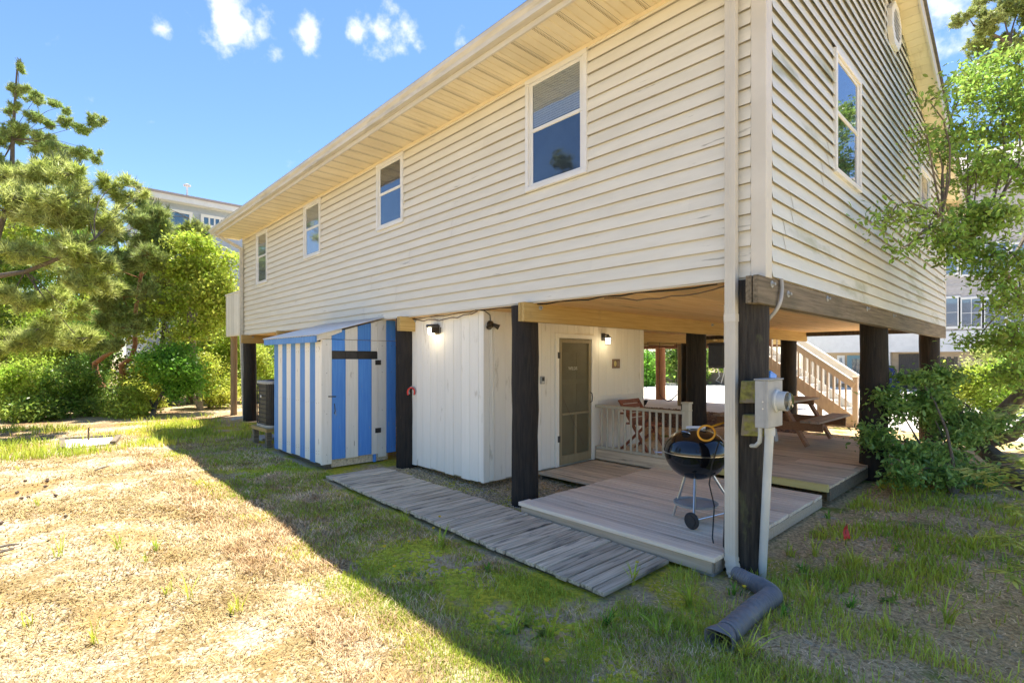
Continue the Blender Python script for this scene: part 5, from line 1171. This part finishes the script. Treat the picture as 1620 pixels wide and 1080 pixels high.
bl = [(15, 24, 90, 330, 'broad tree far behind the big pine, lowest left in the gap'), (110, 24.5, 80, 330, 'broad tree far behind the big pine, right of the other far tree'), (-30, 19.5, 95, 330, 'dark tree behind the big pine at the left frame edge'), (70, 20, 95, 330, 'dark tree behind the big pine, left of the red trunk'), (165, 20.5, 90, 300, 'dark tree directly behind the twisted red trunk'), (250, 20.5, 80, 270, 'dark tree behind the rounded green bush'), (325, 20, 56, 230, 'tree behind the yellow green leafy tree'), (420, 30, 60, 110, 'dark tree seen under the far end of the house')]
for k, (u, d, ru, rv, lab) in enumerate(bl):
    b = onground(u, d); v0 = V0 + 1.6 * FPX / d
    tree('background_tree', lab, b, [([tuple(b), tuple(b + Vector((.1, .1, 1.6))), tuple(b + Vector((.0, .2, 3.2)))], [.14, .10, .05])],
         [blob(u - ru * .4, v0 - rv * .2, d, ru * .7, rv * .22), blob(u + ru * .4, v0 - rv * .35, d, ru * .7, rv * .25), blob(u - ru * .2, v0 - rv * .6, d, ru * .7, rv * .25), blob(u + ru * .3, v0 - rv * .75, d + .4, ru * .6, rv * .22)],
         'leaf', 'leaf_mid' if k % 2 else 'leaf_bright', 'bark', .15, 480, 34, .42, 50 + k, group='trees behind the left clearing', shell=.3)
# --- right group
b = Vector((.66, 4.12, gh(.66, 4.1)))
def up_stem(b, e, r0, r1, rg): return ([tuple(p) for p in bend(b, e, rg, 4, .08)], [r0 + (r1 - r0) * i / 4 for i in range(5)])
rg_ = np.random.default_rng(3)
tree('leafy_shrub', 'dark green leafy shrub with several stems right of the deck', b, [up_stem(b, DP(1455, 600, 7.0), .022, .008, rg_), up_stem(b, DP(1420, 640, 6.9), .018, .007, rg_), up_stem(b, DP(1530, 640, 7.3), .025, .008, rg_), up_stem(b, DP(1500, 690, 7.2), .03, .01, rg_)],
     [blob(1450, 590, 7.0, 34, 16, .22), blob(1490, 600, 7.4, 30, 22, .3), blob(1395, 620, 6.9, 28, 22, .2), blob(1425, 650, 6.9, 40, 26, .3), blob(1385, 690, 6.8, 24, 26, .2), blob(1470, 650, 7.0, 44, 30, .35), blob(1530, 660, 7.3, 50, 34, .45), blob(1570, 680, 7.3, 44, 30, .45), blob(1500, 700, 6.9, 60, 26, .4), blob(1440, 710, 6.6, 50, 24, .3), blob(1540, 740, 6.6, 40, 26, .35), blob(1420, 745, 6.3, 40, 20, .25), blob(1500, 760, 6.2, 26, 24, .25)],
     'leaf', 'leaf_dark', 'bark', .072, 800, 16, .13, 21, cat='shrub', hexa=True, shell=.3, up=.6, twig=.004)
b = Vector((1.35, 4.9, gh(1.3, 4.9)))
rtop = DP(1640, 560, 7.6)
tr_ = [([tuple(b), tuple(DP(1545, 700, 7.7)), tuple(DP(1585, 655, 7.6)), tuple(DP(1630, 612, 7.4)), tuple(DP(1690, 480, 7.2))], [.13, .12, .11, .10, .06]),
       ([tuple(DP(1560, 700, 7.5)), tuple(DP(1600, 690, 7.2)), tuple(DP(1650, 640, 7.0))], [.09, .08, .05]),
       ([tuple(DP(1650, 500, 7.2)), tuple(DP(1615, 470, 6.8)), tuple(DP(1590, 430, 6.5)), tuple(DP(1530, 385, 6.2)), tuple(DP(1490, 345, 5.9))], [.04, .03, .025, .014, .008])]
tree('overhanging_tree', 'broad leaved tree reaching in front of the gable wall from the right', b, tr_,
     [blob(1560, 120, 6.8, 50, 26, .6), blob(1610, 130, 6.6, 40, 40, .6), blob(1520, 150, 6.4, 34, 20, .35), blob(1590, 190, 6.4, 48, 36, .6), blob(1530, 215, 6.5, 40, 26, .4), blob(1600, 260, 6.2, 44, 34, .6), blob(1545, 275, 6.3, 40, 24, .45), blob(1500, 250, 6.0, 24, 14, .2), blob(1585, 330, 6.0, 48, 34, .6), blob(1470, 160, 5.8, 26, 9, .12), blob(1465, 205, 5.8, 22, 8, .12), blob(1485, 240, 5.9, 26, 9, .15),
      blob(1440, 345, 5.5, 36, 12, .15), blob(1405, 345, 5.3, 26, 14, .1), blob(1470, 365, 5.7, 40, 18, .2), blob(1500, 385, 5.9, 36, 22, .25), blob(1440, 385, 5.5, 24, 18, .12), blob(1540, 350, 6.1, 40, 26, .4), blob(1530, 405, 6.1, 34, 18, .3), blob(1600, 400, 5.8, 36, 28, .5), blob(1610, 470, 5.8, 26, 34, .4), blob(1560, 445, 6.2, 26, 14, .3), blob(1600, 540, 6.4, 34, 26, .5), blob(1545, 540, 6.8, 34, 16, .4), blob(1600, 590, 6.8, 36, 22, .5), blob(1690, 450, 7.2, 60, 50, .7), blob(1665, 610, 7.0, 40, 34, .5), blob(1680, 330, 7.0, 60, 50, .8), blob(1680, 200, 6.9, 60, 50, .8)],
     'leaf', 'leaf_tree', 'bark', .064, 2400, 11, .19, 22, hexa=True, shell=.25, up=.6, twig=.0045)
b = Vector((4.2, 9.0, .11))
tree('tall_conifer', 'conifer crown high against the sky at top right', b, [([tuple(b), tuple(DP(1680, 300, 11)), tuple(DP(1660, 100, 11)), tuple(DP(1650, -60, 11))], [.2, .16, .1, .05]), ([tuple(DP(1665, 120, 11)), tuple(DP(1600, 70, 10.8)), tuple(DP(1540, 40, 10.6))], [.06, .04, .02])],
     [blob(1530, 25, 10.6, 26, 14, .5), blob(1570, 45, 10.7, 34, 20, .6), blob(1610, 20, 10.8, 34, 24, .7), blob(1620, 70, 11, 34, 24, .7), blob(1570, 85, 10.8, 30, 16, .5), blob(1650, -30, 11, 50, 30, .9), blob(1580, -20, 11, 40, 18, .7)],
     'pine', 'needle', 'bark', .085, 2300, 26, .14, 23, width=.016, shell=.2, spread=1.0)
# sunlit soft conifer branches entering at the right edge, near the camera
b = Vector((2.25, .55, gh(2.2, .5)))
t = thing('young_conifer', b, 'pale sunlit feathery conifer branches reaching in at the right edge', 'conifer')
rg = np.random.default_rng(24); tm = MB().tube([b - Vector((0, 0, .1)), b + Vector((0, 0, .8)), b + Vector((.02, 0, 1.6))], [.05, .035, .015], 7); Pn = []; Dn = []
ends = [(1540, 742, 3.05), (1565, 748, 3.1), (1585, 765, 3.0), (1592, 655, 3.2), (1600, 850, 2.9), (1590, 690, 3.25), (1610, 800, 3.0), (1615, 640, 3.3), (1600, 905, 2.85), (1612, 720, 3.0)]
more_ends = []
for k in range(26):
    h_ = .25 + 1.35 * k / 26; a_ = rad(-105 + (k * 67) % 185); r_ = .25 + .36 * (1.75 - h_); more_ends.append(b + Vector((math.cos(a_) * r_, math.sin(a_) * r_, h_ - .08)))
for e in [DP(u, v, d) for (u, v, d) in ends] + more_ends:
    h = max(.3, min(1.6, e.z - b.z + .12)); s0 = b + Vector((0, 0, h)); path_ = [s0.lerp(e, k / 10) + Vector((0, 0, .06 * math.sin(k / 10 * 3.14))) for k in range(11)]
    tm.tube(path_, [.012 * (1 - .08 * k) for k in range(11)], 5)
    dirv = (e - s0).normalized(); sv = dirv.cross(UP).normalized()
    for k in range(3, 11):
        p = path_[k]; Pn.append(p); Dn.append(dirv)
        for s_ in (-1, 1):
            L_ = .16 * (1.05 - k / 10) + .05
            for f in (.35, .7, 1.0):
                q = p + (dirv * .6 + sv * s_).normalized() * L_ * f + Vector((0, 0, -.02 * f)); Pn.append(q); Dn.append((dirv * .6 + sv * s_).normalized())
tm.build('trunk', 'bark', t, smooth=True)
Vl = []; Fl = []
for p, d in zip(Pn, Dn):
    d = Vector(d); sv = d.cross(UP).normalized()
    for s_ in (-1, 0, 1):
        a = (d + sv * (.8 * s_) + Vector(rg.normal(size=3)) * .12).normalized(); L_ = rg.uniform(.05, .085); w2 = a.cross(UP).normalized() * rg.uniform(.008, .012); n_ = UP * .004; k0 = len(Vl)
        Vl += [p - w2 * .6, p + a * L_ * .5 - w2 + n_, p + a * L_ - w2 * .3, p + a * L_ + w2 * .3, p + a * L_ * .5 + w2 + n_, p + w2 * .6]
        Fl += [(k0, k0 + 1, k0 + 4, k0 + 5), (k0 + 1, k0 + 2, k0 + 3, k0 + 4)]
npmesh('foliage', [tuple(v) for v in Vl], Fl, 'needle_bright', t)
# bright bushes and hedge beyond
rg2 = [(1520, 15, 34, 60, 'leaf_bright', 'yellow green bush beside the rear corner piling'), (1575, 14.5, 40, 66, 'leaf_bright', 'yellow green bush beneath the windows of the shingled house'), (1620, 15.5, 40, 90, 'leaf_mid', 'bush at the right frame edge below the shingled house'), (1560, 18, 40, 90, 'needle_bright', 'pale feathery shrub in front of the shingled house')]
for k, (u, d, ru, rv, m_, lab) in enumerate(rg2):
    b = onground(u, d); v0 = V0 + 1.6 * FPX / d
    tree('bush', lab, b, [([tuple(b), tuple(b + Vector((.0, .1, .7)))], [.05, .02])], [blob(u - ru * .4, v0 - rv * .4, d, ru * .6, rv * .4), blob(u + ru * .4, v0 - rv * .45, d, ru * .6, rv * .42), blob(u, v0 - rv * .95, d, ru * .7, rv * .4)],
         'leaf', m_, 'bark', .10, 130, 34, .26, 70 + k, cat='bush', group='bushes at the right beyond the house', shell=.35)
hb = [(1022, 31, 14, 44, 'leaf_fresh', 'fresh green bush across the driveway beside the white wall end'), (1040, 34, 34, 90, 'leaf_dark', 'dark bush across the driveway behind the red brown post'), (1075, 33, 34, 84, 'leaf_mid', 'bush across the driveway between the brown posts'), (1118, 33, 34, 84, 'leaf_mid', 'bush across the driveway left of the corner piling'), (1160, 34, 34, 90, 'leaf_bright', 'bush across the driveway behind the corner piling'), (1205, 35, 34, 80, 'leaf_mid', 'bush across the driveway behind the staircase')]
for k, (u, d, ru, rv, m_, lab) in enumerate(hb):
    b = onground(u, d); v0 = V0 + 1.6 * FPX / d
    tree('hedge_bush', lab, b, [([tuple(b), tuple(b + Vector((.0, .1, 1.2)))], [.08, .03])], [blob(u - ru * .4, v0 - rv * .35, d, ru * .7, rv * .35), blob(u + ru * .4, v0 - rv * .4, d, ru * .7, rv * .38), blob(u, v0 - rv * .8, d, ru * .8, rv * .35)],
         'leaf', m_, 'bark', .22, 90, 30, .5, 80 + k, cat='bush', group='bushes across the driveway', shell=.35)
# trees behind the camera side, reflected in the windows
for k, (x, y, lab) in enumerate([(-9.6, -8.6, 'dark pine standing outside the view, mirrored in the window'), (-13.6, -10.4, 'second dark pine outside the view, mirrored in the window'), (-7.4, -9.6, 'third dark pine outside the view, mirrored in the window')]):
    b = Vector((x, y, .1))
    tree('mirrored_pine', lab, b, [([tuple(b), tuple(b + Vector((0, 0, 4))), tuple(b + Vector((0, 0, 8.4 - k * .9)))], [.16, .1, .02])], [((x, y, 8.2 - k * .9), (.3, .3, .6)), ((x, y, 7.5 - k * .9), (.55, .55, .5)), ((x, y, 6.8 - k * .8), (.85, .85, .5)), ((x, y, 6.0 - k * .4), (1.1, 1.1, .5)), ((x + .2, y, 4.8), (1.2, 1.2, .5)), ((x - .2, y, 3.6), (1.6, 1.6, .6)), ((x, y, 2.4), (1.9, 1.9, .6))], 'pine', 'needle_dark', 'bark', .25, 900, 22, .3, 90 + k, width=.03, shell=.2)
# red leaves under the shrub
rb = GP(1476, 770); rg = np.random.default_rng(8)
V, F = leaves(np.array(rb) + rg.normal(size=(26, 3)) * np.array([.06, .06, .03]) + np.array([0, 0, .07]), .09, rg, .6, .3, True)
tag(npmesh('dead_leaves', V, F, 'leaf_red'), 'clump of dark red dead leaves under the green shrub', 'leaves', kind='stuff')
# ------------------------------------------------------------------ grass
rg = np.random.default_rng(77)
def scatter(n, x0, x1, y0, y1, dens, near=1.6):
    out = []
    tot = 0
    while tot < n:
        X = rg.uniform(x0, x1, n * 2); Y = rg.uniform(y0, y1, n * 2); d = np.hypot(X - CAM.x, Y - CAM.y)
        keep = rg.random(n * 2) < np.minimum(1, (near * 2.2 / np.maximum(d, .5)) ** 1.5) * dens(X, Y)
        out.append(np.stack([X[keep], Y[keep]], -1)); tot += keep.sum()
    return np.concatenate(out)[:n]
def wave(X, Y, s, ph):
    q = np.random.default_rng(int(ph * 13)); G = q.random((256, 256)); out = 0; amp = .5; f = s * .55
    for o in range(4):
        x = X * f + 60; y = Y * f + 60; i = np.floor(x).astype(int); j = np.floor(y).astype(int); u = x - i; v = y - j; u = u * u * (3 - 2 * u); v = v * v * (3 - 2 * v)
        g = lambda a, b: G[a % 256, b % 256]
        out = out + amp * (g(i, j) * (1 - u) * (1 - v) + g(i + 1, j) * u * (1 - v) + g(i, j + 1) * (1 - u) * v + g(i + 1, j + 1) * u * v); amp *= .55; f *= 2.1
    return np.clip((out / .92 - .5) * 1.9 + .5, 0, 1)
def clear(X, Y): return ~((X > -5.35) & (X < -.58) & (Y > -1.24) & (Y < .2)) & ~((X > -8) & (X < -5.7) & (Y > -1.1)) & ~((X > -5.3) & (X < -.2) & (Y > -.3)) & ~((X < -.1) & (Y > .3))
def blades(name, P, hgt, wid, mat, lean, label, cat, flat=0., dist_scale=True):
    n = len(P); z = ghn(P[:, 0], P[:, 1]) + lump(P[:, 0], P[:, 1]); B = np.stack([P[:, 0], P[:, 1], z - .004], -1)
    d = np.hypot(P[:, 0] - CAM.x, P[:, 1] - CAM.y); sc = np.clip(d / 3.5, .7, 2.4)[:, None] if dist_scale else 1
    a = rg.uniform(0, 6.283, n); D = np.stack([np.cos(a), np.sin(a), np.zeros(n)], -1); H = (hgt * rg.uniform(.5, 1.4, n))[:, None]; S = np.stack([-D[:, 1], D[:, 0], D[:, 2]], -1) * wid * .5 * sc
    l1 = rg.uniform(lean * .3, lean, (n, 1)); Z = np.array([0, 0, 1.]); up = (1 - flat)
    M_ = B + D * H * l1 * .35 + Z * H * .62 * up; T = B + D * H * l1 + Z * H * (1.0 * up + .03)
    V = np.stack([B - S, B + S, M_ + S * .7, M_ - S * .7, T], 1).reshape(-1, 3); k = np.arange(n)[:, None] * 5
    F = np.concatenate([np.stack([k[:, 0], k[:, 0] + 1, k[:, 0] + 2], -1), np.stack([k[:, 0], k[:, 0] + 2, k[:, 0] + 3], -1), np.stack([k[:, 0] + 3, k[:, 0] + 2, k[:, 0] + 4], -1)])
    return tag(npmesh(name, V, F, mat), label, cat, kind='stuff')
SHY = -2.25
P = scatter(70000, -15, 2.6, -4.6, -1.9, lambda X, Y: (.15 + .85 * np.clip(wave(X, Y, 2.6, 1.) * 2 - .75, 0, 1)) * np.clip((-1.95 - Y) * 4, 0, 1))
blades('dry_grass', P, .042, .0058, 'dry_blade', 1.6, 'short dry straw coloured grass on the sunlit sand', 'grass', .45)
P = scatter(48000, -15, 2.6, -2.75, -1.0, lambda X, Y: np.where(clear(X, Y), np.clip(wave(X, Y, 3.1, 2.) * 2.4 - 1.0, .02, 1), 0) * np.clip((Y + 2.65) * 3, 0, 1))
blades('green_grass', P, .036, .0058, 'green_blade', .9, 'short green grass in the shaded strip beside the boardwalk', 'grass')
P = scatter(44000, -13, 2.6, -2.9, -1.0, lambda X, Y: np.where(clear(X, Y), np.clip(wave(X, Y, 2.3, 4.) * 2.4 - .9, 0, 1), 0))
blades('brown_grass', P, .05, .0052, 'litter', 1.3, 'brown dead grass along the edge of the shade', 'grass', .3)
P = scatter(20000, -.55, 3.2, -2.6, 4.6, lambda X, Y: np.where(clear(X, Y), np.clip(wave(X, Y, 4.5, 6.) * 2.4 - 1.15, .05, 1), 0), 2.2)
blades('shade_grass', P, .07, .0065, 'green_blade', .9, 'sparse green grass on the shaded sandy ground at right', 'grass')
P = scatter(40000, -.6, 3.3, -2.8, 6, lambda X, Y: np.where(clear(X, Y), .9, 0), 2.6)
blades('leaf_litter', P, .04, .0085, 'litter', 1.6, 'brown dry litter over the shaded ground at right', 'litter', .75)
P = scatter(5000, -15, -9.5, -5, -.3, lambda X, Y: np.clip(wave(X, Y, 2.0, 8.) * 2.2 - .9, 0, 1), 9)
blades('far_grass', P, .12, .006, 'green_blade', .9, 'taller green grass at the far end of the clearing', 'grass')
P = scatter(30000, -13, 2.6, -4.6, -2.0, lambda X, Y: .2 + .8 * wave(X, Y, 4, 11.))
blades('ground_specks', P, .024, .0075, 'speck', 1.6, 'dark brown litter specks over the sunlit sand', 'litter', .8)
# moss cushions
def moss():
    P = scatter(7000, -9, .3, -2.12, -1.22, lambda X, Y: np.where(clear(X, Y), np.clip(wave(X, Y, 2.2, 9.) * 3 - 1.9, 0, 1), 0), 2)
    n = len(P); k = 7; R = rg.uniform(.008, .026, n); z = ghn(P[:, 0], P[:, 1]) + lump(P[:, 0], P[:, 1])
    a = np.arange(k) / k * 6.283; ring = np.stack([np.cos(a), np.sin(a)], -1)
    jit = rg.uniform(.7, 1.3, (n, k, 1)); o = P[:, None] + ring[None] * R[:, None, None] * jit; m_ = P[:, None] + ring[None] * (R * .65)[:, None, None] * jit
    V = np.concatenate([np.concatenate([o, np.broadcast_to((z - .004)[:, None, None], (n, k, 1))], -1), np.concatenate([m_, (z + R * .28)[:, None, None] + np.zeros((n, k, 1))], -1), np.concatenate([P, (z + R * .38)[:, None]], -1)[:, None]], 1).reshape(-1, 3)
    b_ = np.arange(n)[:, None] * (2 * k + 1); F = []
    for i in range(k):
        j = (i + 1) % k; F += [b_ + np.array([[i, j, k + j]]), b_ + np.array([[i, k + j, k + i]]), b_ + np.array([[k + i, k + j, 2 * k]])]
    tag(npmesh('moss', V, np.concatenate(F), 'moss_clump', smooth=True), 'yellow green moss cushions in the shaded strip', 'moss', kind='stuff')
moss()
LMK = [('the mouth of the drain pipe', GP(1140, 1005)), ('the red marker flag', GP(1337, 862)), ('the corner piling', GP(1160, 912)), ('the near end of the boardwalk', GP(1010, 915)), ('the shed end of the boardwalk', GP(540, 770)), ('the middle of the boardwalk edge', GP(760, 865)),
       ('the horseshoe pit', GP(140, 700)), ('the left frame edge', GP(0, 880)), ('the lower left picture corner', GP(0, 1075)), ('the lower right picture corner', GP(1615, 1075)), ('the bottom middle of the picture', GP(810, 1075)), ('the dark leafy shrub', GP(1480, 780)), ('the edge of the house shadow', GP(500, 865))]
ORD = ['closest to', 'second closest to', 'third closest to', 'fourth closest to', 'fifth closest to', 'sixth closest to', 'seventh closest to', 'eighth closest to', 'ninth closest to', 'tenth closest to', 'eleventh closest to', 'twelfth closest to']
def landmark(items, desc):
    near = []
    for o, p in items: near.append(min(range(len(LMK)), key=lambda i: (LMK[i][1] - p).length))
    for i, (nm, q) in enumerate(LMK):
        for k, j in enumerate(sorted((j for j in range(len(items)) if near[j] == i), key=lambda j: (items[j][1] - q).length)):
            items[j][0]['label'] = desc + ', ' + ORD[min(k, 11)] + ' ' + nm
# single weeds
def tuft(p, n, h, wd, mat, seed, name, label, cat, group, lean=.8, flat=.0):
    r = np.random.default_rng(seed); V = []; F = []
    for i in range(n):
        a = r.uniform(0, 6.28); d = np.array([math.cos(a), math.sin(a), 0]); s = np.array([-d[1], d[0], 0]) * wd * .5; H = h * r.uniform(.5, 1.2); l_ = lean * r.uniform(.3, 1.1); b0 = len(V)
        o = np.array([p.x, p.y, gtop(p.x, p.y) - .004]) + np.array([r.normal() * .012, r.normal() * .012, 0])
        for t in (0, .3, .65, 1):
            c = o + d * H * l_ * t ** 1.6 + np.array([0, 0, H * (t - .35 * l_ * t * t) * (1 - flat)]); wq = (1, 1.1, .8, .08)[int(t * 3.01)]
            V += [c - s * wq, c + s * wq]
        F += [(b0 + 2 * k, b0 + 2 * k + 1, b0 + 2 * k + 3, b0 + 2 * k + 2) for k in range(3)]
    return tag(npmesh(name, V, F, mat), label, cat, group)
ts = [(45, 990), (60, 800), (92, 880), (230, 890), (245, 870), (300, 950), (365, 970), (380, 965), (185, 870), (420, 780), (30, 745), (150, 1010), (265, 940)]
its = []
for k, (u, v) in enumerate(ts): its.append((tuft(GP(u, v), 9 + k % 5, .10 + .05 * (k % 3), .006, 'green_blade', 100 + k, 'grass_tuft', 'small green grass tuft growing in the sunlit dry sand', 'grass tuft', 'tufts in the sunlit sand', .7), GP(u, v)))
landmark(its, 'green tuft in sand')
ts2 = [(565, 800), (640, 830), (700, 865), (770, 905), (815, 1000), (870, 1005), (960, 985), (1000, 925), (1090, 960), (1160, 940), (1210, 1005), (1180, 1045), (1240, 975), (1290, 880), (1280, 960), (1345, 960), (1410, 1010), (1350, 900), (1420, 870), (1250, 880), (1540, 870), (1310, 820), (1045, 1010), (1500, 985), (1270, 905)]
its = []
for k, (u, v) in enumerate(ts2): its.append((tuft(GP(u, v), 14 + k % 9, .11 + .06 * (k % 3), .008, 'green_blade' if k % 3 else 'leaf_fresh', 200 + k, 'grass_clump', 'green grass clump in the shade near the boardwalk and drain pipe', 'grass clump', 'clumps in the shade', .85), GP(u, v)))
landmark(its, 'green grass clump in shade')
rs_ = [(830, 985), (795, 1000), (860, 1000), (640, 905), (670, 912), (1330, 905), (1400, 950)]
its = []
for k, (u, v) in enumerate(rs_): its.append((tuft(GP(u, v), 12, .11, .022, 'leaf_mid', 300 + k, 'rosette_weed', 'flat leafy weed rosette in the shaded grass', 'weed', 'flat weeds in the shade', 1.0, .72), GP(u, v)))
landmark(its, 'flat leafy weed rosette')
# dandelions
its = []
for k, (u, v, hh) in enumerate([(1007, 895, .06), (1176, 940, .10), (1169, 905, .05), (608, 872, .10), (685, 840, .08), (695, 822, .09), (646, 866, .10), (623, 905, .09), (864, 1062, .08)]):
    p = GP(u, v + hh * 90 if v + hh * 90 < 1079 else v); z = gtop(p.x, p.y); t = thing('dandelion', (p.x, p.y, z), 'small yellow dandelion flower on a thin stem in the shaded grass', 'flower', 'dandelions'); its.append((t, p))
    MB().tube([(p.x, p.y, z - .01), (p.x + .006, p.y, z + hh)], .0018, 4).build('stem', 'green_blade', t)
    MB().lathe([(0, .008), (.009, .009), (.016, .004), (.010, -.004), (0, -.006)], (p.x + .006, p.y, z + hh), 9).build('flower_head', 'yellow_petal', t, smooth=True)
landmark(its, 'yellow dandelion on thin stem')
its = []
# pine cones and twigs on the sand
for k, (u, v) in enumerate([(40, 763), (75, 762), (75, 765), (27, 780), (45, 788), (34, 789), (104, 820), (72, 772), (2, 832), (88, 785)]):
    p = GP(u, v); z = gtop(p.x, p.y); a = k * 1.3; Mc = Matrix.Rotation(a, 3, 'Z') @ Matrix.Rotation(rad(80), 3, 'X')
    its.append((tag(MB().lathe([(0, -.02), (.011, -.018), (.016, -.009), (.013, -.004), (.017, .003), (.013, .007), (.014, .014), (.008, .018), (0, .024)], (p.x, p.y, z + .02), 9, Mc).build('pine_cone', 'cone_brown', smooth=False, base=True), 'small brown pine cone lying on the sunlit sand at left', 'pine cone', 'pine cones on the sand'), p))
landmark(its, 'small pine cone on sand')
for k, (ua, va, ub, vb2) in enumerate([(-5, 868, 30, 862), (150, 745, 172, 738), (-8, 878, 22, 870)]):
    a = GP(ua, va); b = GP(ub, vb2); tag(MB().tube([a + UP * .012, a.lerp(b, .5) + UP * .02 + RT * .01, b + UP * .012], [.009, .011, .006], 6).build('fallen_stick', 'bark', smooth=True, base=True), ['dark fallen stick at the left frame edge', 'short dark stick on the sand below the horseshoe pit', 'second dark fallen stick at the left frame edge'][k], 'stick')
# horseshoe pit: timber frame ends, stake, pale sand
pp = [GP(98, 712), GP(178, 703), GP(188, 692), GP(98, 697)]
hp = thing('horseshoe_pit', pp[0].lerp(pp[2], .5), 'pale sand horseshoe pit framed with weathered timbers and an iron stake', 'horseshoe pit')
for a, b in ((0, 3), (1, 2), (3, 2)): MB().bar(pp[a] + UP * .02, pp[b] + UP * .02, .09, .09).build('frame_timber', 'beam_grey', hp, bevel=.008)
sp = GP(140, 698); MB().tube([sp - UP * .05, sp + UP * .27], .014, 8).build('stake', 'rust', hp, smooth=True)
tag(MB().prism([(p.x, p.y) for p in (pp[0], pp[1], pp[2], pp[3])], 'z', .10, .137).build('sand', 'driveway', hp))
